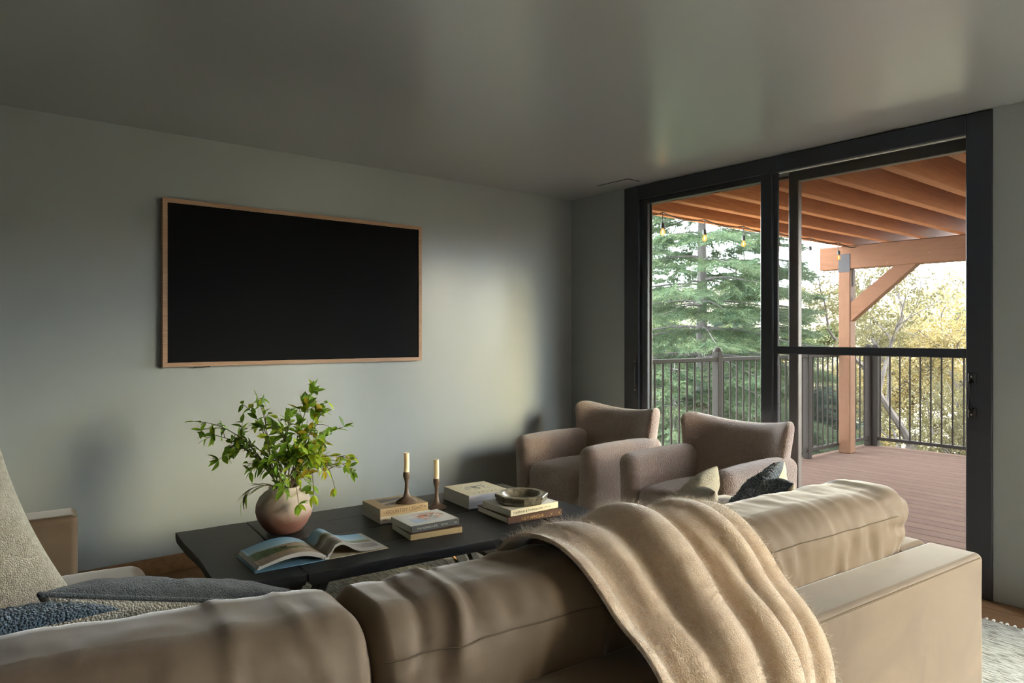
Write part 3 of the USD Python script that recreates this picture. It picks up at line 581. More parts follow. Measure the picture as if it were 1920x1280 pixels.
tips = [  # picture place, distance, leaves, label, colour mix
    ((366, 790), 3.25, 16, 'long bare stemmed branch reaching furthest left from the vase', 0, (.5, .45, .05, 0), 1.0),
    ((385, 815), 3.40, 10, 'thin branch just under the furthest left branch', 0, (.4, .6, 0, 0), .9),
    ((455, 758), 3.30, 22, 'upright branch on the upper left of the vase bouquet', 0, (.5, .3, .2, 0), 1.0),
    ((488, 760), 3.15, 20, 'branch with a silvery tip leaf left of the bouquet middle', 0, (.5, .35, .15, 0), 1.0),
    ((588, 730), 3.20, 30, 'tallest branch at the top right of the bouquet', 0, (.5, .2, .15, .15), 1.05),
    ((605, 772), 3.10, 26, 'branch with yellowing leaves below the tallest one', 0, (.35, .15, .3, .2), 1.05),
    ((545, 780), 3.35, 32, 'dense green branch in the middle of the bouquet', .02, (.5, .4, .1, 0), 1.0),
    ((520, 805), 3.05, 30, 'dense branch at the front middle of the bouquet', .02, (.55, .3, .15, 0), 1.0),
    ((645, 800), 3.20, 24, 'branch with dark leaves at the upper right of the bouquet', 0, (.55, .35, .05, .05), 1.0),
    ((655, 860), 3.15, 24, 'lime green branch reaching right with one orange leaf', .02, (.25, .1, .5, .15), 1.0),
    ((660, 885), 3.30, 14, 'thin branch reaching furthest right from the vase', .03, (.4, .4, .2, 0), .9),
    ((628, 915), 3.10, 22, 'bright lime branch hanging low on the right of the vase', .08, (.25, .1, .55, .1), .95),
    ((410, 862), 3.20, 24, 'leafy branch low on the left of the bouquet', .03, (.5, .45, .05, 0), .95),
    ((430, 835), 3.35, 20, 'leafy branch at mid height on the left side', .02, (.4, .5, .1, 0), 1.0),
    ((560, 945), 3.02, 26, 'drooping branch hanging over the front of the vase', .12, (.45, .15, .35, .05), .95),
    ((588, 928), 2.99, 22, 'short lime branch curling down over the right of the vase rim', .11, (.3, .1, .55, .05), .9),
    ((525, 905), 2.99, 22, 'short green branch resting on the front of the vase rim', .08, (.5, .3, .2, 0), .9),
    ((470, 885), 3.08, 20, 'dark leafy branch low on the left beside the silvery sprig', .04, (.4, .55, .05, 0), .9),
    ((590, 850), 3.02, 26, 'lime leaved branch at the right front of the bouquet', .03, (.25, .15, .5, .1), 1.0)]
for k, ((px, py), t, nl, lab, dr, mx, sz) in enumerate(tips): branch(k, px_point(px, py, t), lab, nl, dr, mx, sz)
# the long narrow silvery sprig hanging to the left
sp = thing('leafy_branch', 'silvery sprig of narrow leaves hanging left of the vase rim', 'branch', tuple(VC + V([0, 0, .2])))
m0 = VC + V([-.03, .0, .20]); tipS = px_point(455, 935, 3.10)
ms_ = spline([VC + V([0, 0, .12]), m0, (m0 + tipS) / 2 + V([0, 0, .035]), tipS], 20); part(sp, 'stem', tube(ms_, np.linspace(.003, .001, 20), 6), 'twig_bark')
for j in range(16):
    i = 8 + j * 12 // 16; o = ms_[min(i, 19)]; ax = ms_[min(i + 1, 19)] - ms_[i - 2]; ax /= np.linalg.norm(ax); d = ax + lr.normal(0, .3, 3) + V([0, 0, -.35 * (j > 8)]); d /= np.linalg.norm(d)
    up = V([0, 0, 1.0]); sd = np.cross(up, d); sd /= np.linalg.norm(sd); up = np.cross(d, sd); v, f = leaf_mesh(lr.uniform(.06, .10), .011, .3, .3)
    part(sp, 'leaf', T(o + v[:, :1] * d + v[:, 1:2] * sd + v[:, 2:] * up, f), 'leaf_silver' if j % 3 else 'leaf_deep', smooth=True)

# ================================================================== BOOKS
def Rz(p, at, a):
    p = np.asarray(p, float); c, s = math.cos(a), math.sin(a); return np.stack([at[0] + p[:, 0] * c - p[:, 1] * s, at[1] + p[:, 0] * s + p[:, 1] * c, at[2] + p[:, 2]], 1)
def book(label, corner, ang, L, W, Ht, cover, pages='paper', group=None, spine=None, text=None, ink='ink', theight=None, textx=.5, hard=True, top=None, extra=None, art=None):
    """corner: front left bottom; spine along the near long side"""
    b = thing('book', label, 'book', corner, ang, group)
    def add(nm, m, mt, **k): 
        m = m.copy(); m.vertices = Rz(m.vertices, corner, ang); return part(b, nm, m, mt, **k)
    e, ct_ = (.003, .0028) if hard else (.0, .0009)
    add('page_block', box(e, L - e, .003, W - e, ct_, Ht - ct_), pages, smooth=False)
    add('cover', cat([box(0, L, 0, W, 0, ct_, .0005), box(0, L, 0, W, Ht - ct_, Ht, .0005)]), top or cover, smooth=False)
    add('spine', box(0, L, -.0015, .003, 0, Ht, .001), spine or cover, smooth=False)
    if art is not None:
        n1, n2 = 70, 50; U, W_ = np.meshgrid(np.linspace(0, 1, n1), np.linspace(0, 1, n2), indexing='ij')
        x0, x1, y0, y1, fn = art; P = np.stack([x0 + (x1 - x0) * U, y0 + (y1 - y0) * W_, np.full_like(U, Ht + .0004)], -1).reshape(-1, 3)
        add('cover_picture', T(P, grid_faces(n1, n2)), 'printed', smooth=False, col=fn(U, W_).reshape(-1, 3))
    if text:
        for tx, hgt, xx, zz, ik in (text if isinstance(text, list) else [(text, theight, textx, .5, ink)]):
            m = meshkit.text_mesh(tx, hgt, .0004); bb = m.bounds; w = bb[1][0] - bb[0][0]
            v = np.array(m.vertices); v = np.stack([L * xx - w / 2 + v[:, 0] - bb[0][0], -.0015 - v[:, 2], Ht * zz - hgt / 2 + v[:, 1]], 1)
            add('spine_title', T(v, m.faces), ik, smooth=False)
    if extra: extra(add, L, W, Ht)
    return b
def mixc(a, b, t): t = np.clip(t, 0, 1)[..., None]; return V(a) * (1 - t) + V(b) * t
def art_road(U, W):
    c = mixc((.05, .045, .04), (.12, .10, .085), fbm(np.stack([U * 8, W * 8, U * 0], -1), 4) + .5)
    road = np.exp(-((W - .45 - .35 * (U - .3)) / .10) ** 2); return mixc(c.transpose(2, 0, 1).transpose(1, 2, 0)[0, 0], (.40, .34, .30), road) * (.6 + .5 * c / c.mean())
def art_poppies(U, W):
    base = mixc((.66, .65, .64), (.40, .50, .68), np.clip((.75 - W) * 2, 0, 1) * np.clip(1.5 - U * 1.9, 0, 1))
    n = fbm(np.stack([U * 9, W * 9, U * 0], -1), 3, 4) + .5; m = np.clip((n - .42) * 9, 0, 1) * np.exp(-(((U - .58) / .42) ** 4 + ((W - .58) / .36) ** 4))
    c = base * (1 - m[..., None]) + mixc((.62, .11, .05), (.72, .30, .16), fbm(np.stack([U * 18, W * 18, U * 0 + 9], -1), 2) + .5) * m[..., None]
    g = np.clip((fbm(np.stack([U * 11, W * 11, U * 0 + 5], -1), 3, 8) - .07) * 14, 0, 1) * np.exp(-(((U - .6) / .45) ** 4 + ((W - .65) / .4) ** 4)); return c * (1 - g[..., None]) + V([.10, .12, .09]) * g[..., None]
def art_house(U, W):
    c = np.broadcast_to(V([.62, .56, .42]), U.shape + (3,)).copy()
    n = fbm(np.stack([U * 14, W * 14, U * 0], -1), 3, 2); a = (np.abs(W - .55) < .38) & (np.abs(U - .5) < .45) & (n > .02); c[a] = (.20, .18, .15)
    a = (np.abs(U - .5) < .10) & (np.abs(W - .6) < .14); c[a] = (.06, .05, .05); a = (np.abs(U - .5) < .3) & (np.abs(W - .62) < .22) & ((np.abs(U - .5) > .26) | (np.abs(W - .62) > .18)); c[a] = (.25, .23, .2); return c
BA = -.085
g1 = 'books in the stack under the candlestick'
book('sand coloured lower book of the stack under the candlestick', (1.562, 2.945, TZ), BA, .262, .212, .034, 'cover_sand', 'paper_shade', text=[('WINE COUNTRY', .007, .20, .45, 'ink_brown')], hard=False)
book('tan upper book under the candlestick with photograph on its cover', (1.563, 2.948, TZ + .034), BA + .015, .255, .208, .036, 'cover_tan', 'paper_shade', hard=False,
     text=[('COUNTRY LIGHT', .017, .50, .45, 'ink_brown'), ('M. HUNT', .006, .14, .45, 'ink_brown'), ('ea', .008, .94, .55, 'ink')], art=(.055, .225, .05, .175, art_road))
book('kraft brown lower book under the book with orange flowers', (1.541, 2.628, TZ), BA - .05, .252, .215, .026, 'cover_kraft', 'paper', top='cover_brown', hard=False, text=[('6', .008, .94, .5, 'ink_brown')])
book('white book with orange flowers on its cover and charcoal spine', (1.556, 2.645, TZ + .026), BA + .03, .245, .205, .029, 'cover_white', 'paper', spine='spine_grey', hard=False,
     text=[('THE NOMAD LIFE', .009, .32, .5, 'ink_grey'), ('EDITION', .006, .68, .5, 'ink_grey'), ('km', .008, .92, .5, 'ink_grey')], art=(.04, .225, .035, .18, art_poppies))
book('white lower book of the far stack by the armchair', (2.052, 2.912, TZ), BA - .01, .262, .278, .034, 'cover_lilac', 'paper_shade', top='cover_white', hard=False)
def house_extra(add, L, W, Ht):
    for k, ch in enumerate('LONDON'):
        m = meshkit.text_mesh(ch, .012, .0003); v = np.array(m.vertices); v = v + V([.05 + k * .026, .03, Ht + .0003]); add('cover_letter', T(v, m.faces), 'ink', smooth=False)
book('cream book with ink drawing on top of the far stack', (2.050, 2.908, TZ + .034), BA, .255, .270, .036, 'cover_cream', 'paper_shade', spine='cover_lilac', hard=False, art=(.05, .21, .09, .21, art_house), extra=house_extra)
book('dark brown hardback at the bottom of the bowl stack', (2.034, 2.566, TZ), BA - .02, .318, .290, .031, 'cover_brown', 'paper', text=[('LILY ARNOUR', .014, .45, .5, 'ink_gold'), ('V', .012, .80, .5, 'ink_gold'), ('&', .010, .95, .5, 'ink_gold')])
book('cream book directly beneath the octagonal bowl', (2.056, 2.572, TZ + .031), BA + .055, .298, .235, .031, 'cover_cream', 'paper', top='cover_white', hard=False, text=[('Traditional & Contemporary', .0105, .36, .5, 'ink'), ('J. M. Lowe', .006, .76, .5, 'ink_brown')])
# open book
ob = thing('open_book', 'open picture book with blue sky photographs lying on the coffee table', 'book', (1.150, 2.745, TZ), 0)
OA = math.atan2(2.594 - 2.632, 1.398 - .898); oc = V([1.150, 2.612, TZ]); eo1, eo2 = V([math.cos(OA), math.sin(OA), 0]), V([-math.sin(OA) - .05, math.cos(OA), 0]); eo2 /= np.linalg.norm(eo2)
def OB(a, b, z): return oc + np.asarray(a)[..., None] * eo1 + np.asarray(b)[..., None] * eo2 + np.asarray(z)[..., None] * V([0, 0, 1.0])
def page_print(side):
    def fn(U, W):      # U from gutter outwards, W from near edge to far edge
        xx = U if side > 0 else -U
        n = fbm(np.stack([xx * 5, W * 5, U * 0], -1), 4, 31); n2 = fbm(np.stack([xx * 16, W * 16, U * 0], -1), 3, 32)
        sky = mixc((.42, .55, .66), (.12, .32, .55), (W - .5) * 2); c = sky
        hill = .60 + .16 * n + (.10 if side > 0 else .04) * np.exp(-((U - .25) / .2) ** 2) + .05 * n2
        m = np.clip((hill - W) * 40, 0, 1)[..., None]; c = c * (1 - m) + mixc((.05, .10, .03), (.16, .20, .07), n2 * 2 + .5) * m
        if side < 0:
            wall = (W > .34 + .0 * U) & (W < .60 - .05 * U + .0) & (U < .78); c = np.where((wall & (n2 > -.25))[..., None], mixc((.22, .15, .11), (.34, .26, .20), n2 + .5), c)
            win = (np.abs(U - .52) < .07) & (np.abs(W - .44) < .045); c[win] = (.02, .016, .014); roof = (np.abs(W - .36 - .02 * U) < .02) & (U < .7); c[roof] = (.03, .025, .02)
            bush = np.clip((.22 + .08 * n2 - np.hypot((U - .82) * .8, (W - .38))) * 30, 0, 1)[..., None]; c = c * (1 - bush) + mixc((.02, .05, .015), (.09, .15, .04), n2 * 2.5 + .5) * bush
            fl_ = np.clip((.30 - W) * 20, 0, 1)[..., None]; c = c * (1 - fl_) + mixc((.24, .14, .09), (.40, .30, .22), np.sin(W * 160) * .3 + n2 + .5) * fl_
        else:
            road = (W < .48) ; c = np.where(road[..., None], mixc((.16, .13, .12), (.33, .29, .28), n2 + n + .5), c)
            st = np.abs(W - .40 + .10 * (U - .5) ** 2) < .016; c[st] = (.55, .54, .55); rock = (np.abs(W - .56 - .05 * n) < .05) & (U < .55); c[rock] = (.06, .045, .04)
            g = (W > .52) & (W < .62) & (U > .5); c[g] = c[g] * .4 + V([.30, .34, .16]) * .6
        mg = (W < .10) | ((U > .93) & (side > 0)); c = np.where(mg[..., None], V([.30, .22, .17]) if side < 0 else V([.40, .36, .34]), c); return c
    return fn
D_ = .243; n1, n2 = 70, 60
for sd, wid in ((-1, .258), (1, .250)):
    U, W_ = np.meshgrid(np.linspace(0, 1, n1), np.linspace(0, 1, n2), indexing='ij')
    if sd < 0: zz = .010 + .046 * np.sin(np.pi * np.clip(U * 1.0 + .04, 0, 1)) ** .8 * (1 - U * .55) + .016 * U * 0 + .014 * U
    else: zz = .010 + .044 * np.exp(-((U - .22) / .22) ** 2) * np.clip(U * 9, 0, 1) + .010 * (1 - U)
    wv = wid * U ** 1.0
    P = OB(sd * (wv + .004), W_ * D_, zz)
    part(ob, 'printed_page', T(P.reshape(-1, 3), grid_faces(n1, n2, sd < 0)), 'printed', smooth=True, col=page_print(sd)(U, W_).reshape(-1, 3))
    # block of leaves beneath, following the curve
    lowz = np.maximum(zz - (.020 - .006 * U if sd < 0 else .014 - .011 * U), .0035)
    Q = OB(sd * (wv * .995 + .004), W_ * D_, zz - .0006); Q2 = OB(sd * (wv * (.985 if sd > 0 else 1.035) + .004), W_ * D_, lowz)
    A_, B_ = Q.reshape(-1, 3), Q2.reshape(-1, 3); ii = np.arange(n1 * n2).reshape(n1, n2)
    rm = np.concatenate([ii[:, 0], ii[-1, 1:], ii[-2::-1, -1], ii[0, -2:0:-1]]); rn2 = np.roll(rm, -1); NN = n1 * n2; g0 = grid_faces(n1, n2, sd < 0)
    part(ob, 'page_block', T(np.vstack([A_, B_]), np.vstack([g0, g0[:, ::-1] + NN, np.stack([rm, rn2, rn2 + NN], 1), np.stack([rm, rn2 + NN, rm + NN], 1)])), 'paper_shade', smooth=25)
    cb = box(0, .272 if sd < 0 else .258, -.004, D_ + .004, 0.0005, .0032, .0008); v = np.array(cb.vertices); part(ob, 'cover', T(OB(sd * (v[:, 0] + .006), v[:, 1], v[:, 2]), cb.faces), 'cover_sky' if sd < 0 else 'cover_sand', smooth=False)
sb = box(-.010, .010, -.003, D_ + .003, .0005, .012, .002); v = np.array(sb.vertices); part(ob, 'spine', T(OB(v[:, 0], v[:, 1], v[:, 2]), sb.faces), 'paper')

# ================================================================== BOWL, CANDLES
BC = V([2.205, 2.672, TZ + .0622])
bw = thing('bowl', 'octagonal olive brown stone bowl on top of the cream book', 'bowl', tuple(BC))
def octring(r, z, k=1.0, rot=.2, n=64):
    """k=1: an octagon with lightly rounded sides, k=0: a circle"""
    o = []
    for q in range(n):
        a = q * 2 * math.pi / n; m_ = (a % (math.pi / 4)) - math.pi / 8; ro = r * (1 - k + k * math.cos(math.pi / 8) / math.cos(m_) * 1.03); o.append((BC[0] + ro * math.cos(rot + a), BC[1] + ro * math.sin(rot + a), BC[2] + z))
    return o
def loft(rings, close_first=True):
    n = len(rings[0]); v = [p for r in rings for p in r]; f = []
    for k in range(len(rings) - 1):
        for j in range(n): a, b = k * n + j, k * n + (j + 1) % n; f += [(a, b, b + n), (a, b + n, a + n)]
    v += [tuple(np.mean(rings[0], 0)), tuple(np.mean(rings[-1], 0))]; c0, c1 = len(v) - 2, len(v) - 1; e = (len(rings) - 1) * n
    for j in range(n): f += [(c0, (j + 1) % n, j), (c1, e + j, e + (j + 1) % n)]
    return T(v, f)
part(bw, 'body', loft([octring(.100, 0), octring(.116, .003), octring(.124, .010), octring(.126, .0185), octring(.122, .021), octring(.122, .0235), octring(.128, .026), octring(.130, .038), octring(.127, .0425), octring(.120, .0445), octring(.104, .0440, .3), octring(.097, .0415, .0), octring(.088, .028, 0), octring(.07, .014, 0), octring(.04, .010, 0)]), 'bowl_stone', smooth=28)
def candle_set(base, la, lb, hgt, ch):
    c1 = thing('candlestick', la, 'candlestick', tuple(base))
    k = hgt / .118
    part(c1, 'holder', lathe([(0, .0005), (.050, .0005), (.0525, .004), (.049, .010), (.033, .019), (.019, .028), (.0115, .040 * k), (.0092, .060 * k), (.0088, .074 * k), (.0108, .086 * k), (.0158, .097 * k), (.0176, .106 * k), (.0166, .115 * k), (.0156, .118 * k), (.0137, .118 * k), (.0137, .108 * k), (0, .106 * k)], 36, base), 'holder_bronze', smooth=60)
    c2 = thing('candle', lb, 'candle', tuple(base + V([0, 0, .106 * k])))
    cm = lathe([(0, 0), (.0132, 0), (.0134, .004), (.0126, ch * .5), (.0130, ch - .004), (.0136, ch), (.0115, ch + .0015), (.008, ch - .002), (0, ch - .003)], 24, base + V([0, 0, .1062 * k]))
    v = np.array(cm.vertices); v[:, 0] += .0012 * np.sin((v[:, 2] - base[2]) * 40); cm.vertices = v
    part(c2, 'wax', cm, 'candle_wax', smooth=50)
    tp = base + V([0, 0, .1062 * k + ch - .003]); part(c2, 'wick', tube([tp, tp + V([.0005, 0, .004]), tp + V([.002, .001, .008])], .0008, 5), 'wick')
candle_set(V([1.735, 2.995, TZ + .0702]), 'bronze candlestick standing on the tan books', 'ivory candle in the candlestick on the tan books', .150, .108)
candle_set(V([1.935, 3.035, TZ]), 'bronze candlestick standing directly on the table', 'ivory candle in the candlestick on the table', .155, .112)

# ================================================================== ARMCHAIRS (local: front faces -x)
CHW = .77
ch1 = thing('armchair', 'tan boucle wingback armchair in the corner nearest the back wall', 'armchair', (3.47, 3.445, 0), 0, 'pair of tan boucle armchairs')
def rblock(x0, x1, y0, y1, z0, z1, r, n=18, amp=.006, seed=0, shape=None):
    m = soft(((x1 - x0) / 2, (y1 - y0) / 2, (z1 - z0) / 2), r, n); v = np.array(m.vertices); h = V([(x1 - x0) / 2, (y1 - y0) / 2, (z1 - z0) / 2]); u = v / h
    v = v + V([(x0 + x1) / 2, (y0 + y1) / 2, (z0 + z1) / 2])
    if shape: v = shape(v, u)
    m.vertices = v; m.vertices = v + nrm(m) * (amp * fbm(v * 7 + seed, 2, seed))[:, None]; return m
part(ch1, 'base', rblock(-.37, .36, -.33, .33, .05, .27, .04), 'boucle_tan', smooth=True, world=False)
part(ch1, 'seat', rblock(-.378, .24, -.250, .250, .12, .43, .07, 24, .006, 5, lambda v, u: np.c_[v[:, 0] - .015 * (1 - u[:, 1] ** 2) * (u[:, 0] < 0), v[:, 1], v[:, 2] + .03 * (1 - u[:, 0] ** 2) * (1 - u[:, 1] ** 2) * (u[:, 2] > 0)]), 'boucle_tan', smooth=True, world=False)
for sg in (-1, 1):
    part(ch1, 'arm', rblock(-.385, .33, min(sg * .245, sg * .385), max(sg * .245, sg * .385), .04, .605, .062, 26, .005, 9 + sg,
         lambda v, u: np.c_[v[:, 0], v[:, 1] + sg * .012 * np.clip(u[:, 2], -1, 1), v[:, 2] + .012 * (1 - (u[:, 0] - .1) ** 2) * (u[:, 2] > 0)]), 'boucle_tan', smooth=True, world=False)
def backshape(v, u):
    y, z = v[:, 1].copy(), v[:, 2].copy(); k = np.clip((z - .38) / .42, 0, 1); a = np.abs(u[:, 1])
    y = y * (.885 + .135 * k ** 1.3)
    x_ = v[:, 0] + .10 * k - .135 * a ** 3.2 * (.35 + .65 * k) + .02
    z = z + (.058 * a ** 2.2 - .022) * np.clip((z - .55) / .25, 0, 1)
    return np.c_[x_, y, z]
part(ch1, 'backrest', rblock(.19, .33, -.382, .382, .16, .795, .062, 40, .005, 3, backshape), 'boucle_tan', smooth=True, world=False)
for sx in (-.3, .3):
    for sy in (-.3, .3): part(ch1, 'foot', box(sx - .025, sx + .025, sy - .025, sy + .025, .0140, .06, .004), 'leg_black', world=False)
copy_of(ch1, 'armchair', (3.48, 2.465, 0), 0, 'tan boucle wingback armchair closer to the sofa, in front of the glass door')

# ================================================================== DECK
DX1, DYL = 8.62, 3.86
dk = thing('deck_floor', 'reddish brown composite deck boards beyond the door', kind='structure')
x = 4.152; k = 0
while x < DX1 - .02:
    part(dk, 'board', box(x + .0025, min(x + .1375, DX1), -4.5, DYL, -.06, -.004 , .003), 'deck_board_a' if k % 2 else 'deck_board_b', smooth=False); x += .14; k += 1
part(dk, 'joist_frame', cat([box(4.15, DX1, y, y + .05, -.30, -.062) for y in np.arange(-4.4, 3.8, .6)] + [box(4.15, DX1, DYL - .05, DYL, -.30, -.062), box(DX1 - .05, DX1, -4.5, DYL, -.30, -.062)]), 'cedar', smooth=False)
part(dk, 'support_post', cat([box(x - .07, x + .07, y - .07, y + .07, -4.2, -.3) for x in (6.2, 8.4) for y in (-3.5, 0, 3.6)]), 'cedar_post', smooth=False)
def railing(name, label, p0, p1, posts, fine, first_post=True):
    p0, p1 = V(p0, float), V(p1, float); d = (p1 - p0); L = np.linalg.norm(d); d /= L
    r = thing(name, label, 'railing', (p0[0], p0[1], 0))
    at = lambda s, z: V([p0[0] + d[0] * s, p0[1] + d[1] * s, z])
    part(r, 'top_rail', beam(at(0, 1.092), at(L, 1.092), .055, .036), 'rail_bronze'); part(r, 'bottom_rail', beam(at(0, .085), at(L, .085), .04, .036), 'rail_bronze')
    for s in posts:
        pb = part(r, 'post', box(at(s, 0)[0] - .034, at(s, 0)[0] + .034, at(s, 0)[1] - .034, at(s, 0)[1] + .034, -.004, 1.165, .004), 'rail_bronze')
        part(pb, 'post_cap', lathe([(0, .042), (.012, .040), (.026, .030), (.035, .014), (.037, .004), (.037, -.006), (.0, -.006)], 20, at(s, 1.166)), 'rail_bronze', smooth=50)
    for s in np.arange(.055, L, fine):
        if min(abs(s - q) for q in posts) < .045: continue
        part(r, 'baluster', tube([at(s, .10), at(s, 1.075)], .0095, 8, False), 'rail_bronze')
railing('deck_railing', 'dark bronze metal deck railing on the left side, in front of the spruce', (4.20, 3.79), (8.52, 3.79), [1.275, 2.90, 4.32], .1095)
railing('deck_railing', 'dark bronze metal deck railing along the outer edge, in front of the yellow trees', (8.555, 3.72), (8.555, -4.3), [.0, 1.9, 3.8, 5.7, 7.6], .1095)
# canopy (the deck above)
cp = thing('deck_canopy', 'orange cedar joists and beam of the deck above', kind='structure')
for k in range(9):
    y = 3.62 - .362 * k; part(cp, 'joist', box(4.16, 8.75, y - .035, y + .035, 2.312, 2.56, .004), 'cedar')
part(cp, 'fascia', box(4.16, 8.75, 3.70, 3.745, 2.312, 2.58, .004), 'cedar')
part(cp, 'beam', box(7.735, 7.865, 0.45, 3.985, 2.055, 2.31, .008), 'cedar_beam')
x = 4.16
while x < 8.75: part(cp, 'deck_board', box(x, x + .138, .62, 3.80, 2.582, 2.61), 'cedar_beam', smooth=False); x += .14
part(cp, 'ledger', box(4.152, 4.20, .62, 3.745, 2.32, 2.56), 'cedar_beam', smooth=False)
tp = thing('timber_post', 'square orange cedar post with diagonal brace at the deck edge', 'post', (7.80, 3.70, 0))
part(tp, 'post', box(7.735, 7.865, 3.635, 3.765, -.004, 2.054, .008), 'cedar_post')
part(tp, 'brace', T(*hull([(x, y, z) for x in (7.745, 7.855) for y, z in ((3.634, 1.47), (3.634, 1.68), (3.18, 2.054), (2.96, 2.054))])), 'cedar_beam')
part(tp, 'bracket', box(7.730, 7.7345, 3.635, 3.765, 2.02, 2.22, .001), 'bracket_grey', label='grey metal post cap plate')
part(tp, 'strap', box(7.78, 7.82, 3.630, 3.6345, 1.86, 2.04, .001), 'bracket_grey')
tp2 = thing('timber_post', 'square cedar deck post out of frame to the right', 'post', (7.80, .70, 0)); part(tp2, 'post', box(7.735, 7.865, .635, .765, -.004, 2.054, .008), 'cedar_post')
# string lights
sl = thing('string_light', 'black string light cord with amber bulbs under the deck joists', 'string lights', (5.5, 3.575, 2.3))
xs = [4.42, 4.977, 5.56, 6.15, 6.745, 7.342]; cy = 3.572
pts = []
for a, b in zip([4.2] + xs, xs + [7.8]):
    for t in np.linspace(0, 1, 6)[:-1]: pts.append((a + (b - a) * t, cy, 2.302 - .030 * math.sin(math.pi * t)))
part(sl, 'cord', tube(pts + [(7.8, cy, 2.302)], .0045, 6), 'cord_black')
for xx in xs:
    z0 = 2.302
    so = part(sl, 'socket', cat([tube([(xx, cy, z0), (xx, cy, z0 - .085)], .0035, 6), lathe([(0, 0), (.010, 0), (.015, -.008), (.016, -.038), (.013, -.044), (0, -.044)], 16, (xx, cy, z0 - .085))]), 'cord_black')
    bu = part(sl, 'bulb', lathe([(.009, -.044), (.011, -.050), (.017, -.064), (.020, -.078), (.017, -.092), (.008, -.100), (0, -.101)], 20, (xx, cy, z0 - .085)), 'bulb_glass', smooth=True)
    part(bu, 'filament', lathe([(0, -.054), (.004, -.058), (.006, -.072), (.004, -.086), (0, -.089)], 8, (xx, cy, z0 - .085)), 'filament', smooth=True)

# ================================================================== LAND AND TREES
def ground_z(x, y):
    d = np.hypot(x - 6, y - 2); return -3.4 - .10 * np.clip(d - 4, 0, 14) + np.clip(d - 20, 0, 200) * .06 + np.clip(d - 45, 0, 300) * .05
gx, gy = np.meshgrid(np.linspace(4.3, 190, 90), np.linspace(-120, 160, 110), indexing='ij')
gz = ground_z(gx, gy) + 1.2 * fbm(np.stack([gx * .06, gy * .06, gx * 0], -1), 3, 5)
single('ground', T(np.stack([gx, gy, gz], -1).reshape(-1, 3), grid_faces(90, 110)), 'hill_grass', smooth=True, kind='structure')

PROTO = UsdGeom.Scope.Define(stage, '/World/Looks/foliage_shapes')
def instancer(parent, name, pos, quat, scale, mesh, matn, origin):
    path = numbered(str(parent.GetPath()) + '/' + name)
    pi = UsdGeom.PointInstancer.Define(stage, path)
    v, f = mesh
    pm = usdkit.mesh(stage, path + '/shape', (v, f), '/World/Looks/' + matn, smooth=False)
    pi.CreatePrototypesRel().AddTarget(pm.GetPath())
    pi.CreateProtoIndicesAttr(Vt.IntArray.FromNumpy(np.zeros(len(pos), np.int32)))
    pi.CreatePositionsAttr(Vt.Vec3fArray.FromNumpy((pos - origin).astype(np.float32)))
    pi.CreateOrientationsAttr(Vt.QuathArray([Gf.Quath(float(q[0]), float(q[1]), float(q[2]), float(q[3])) for q in quat]))
    pi.CreateScalesAttr(Vt.Vec3fArray.FromNumpy(np.repeat(scale[:, None], 3, 1).astype(np.float32)))
    tag(pi.GetPrim(), None, None, None, 'stuff')
def quat_from(xd, r):
    """rotations taking +x to xd with a random roll"""
    xd = xd / (np.linalg.norm(xd, axis=1, keepdims=True) + 1e-9); up = V([0, 0, 1.0]) + r.normal(0, .45, xd.shape)
    yd = np.cross(up, xd); yd /= np.linalg.norm(yd, axis=1, keepdims=True) + 1e-9; zd = np.cross(xd, yd)
    from scipy.spatial.transform import Rotation
    q = Rotation.from_matrix(np.stack([xd, yd, zd], -1)).as_quat(); return q[:, [3, 0, 1, 2]]
def spray_mesh(seed, L=.22, n=46, nl=.030):
    """a flat spruce twig: needles either side of an axis with side twigs"""
    r = np.random.default_rng(seed); v, f = [], []
    def needle(o, d, l, w=.0030):
        s = np.cross(d, r.normal(0, 1, 3)); s = s / np.linalg.norm(s) * w; k = len(v); v.extend([o - s, o + s, o + d * l]); f.append((k, k + 1, k + 2))
    axes = [(V([0, 0, 0.]), V([1.0, 0, 0]), L)] + [(V([L * t, 0, 0]), V([.8, sg * .6, -.08]), L * (.55 - .35 * t)) for t in (.15, .32, .5, .66) for sg in (-1, 1)]
    for o, d, l in axes:
        d = d / np.linalg.norm(d)
        for k in range(max(5, int(n * l / L * .55))):
            t = (k + r.random()) / max(5, int(n * l / L * .55)); nd = d * .75 + r.normal(0, .45, 3); nd /= np.linalg.norm(nd); needle(o + d * l * t, nd, nl * r.uniform(.7, 1.2))
    return V(v), V(f)
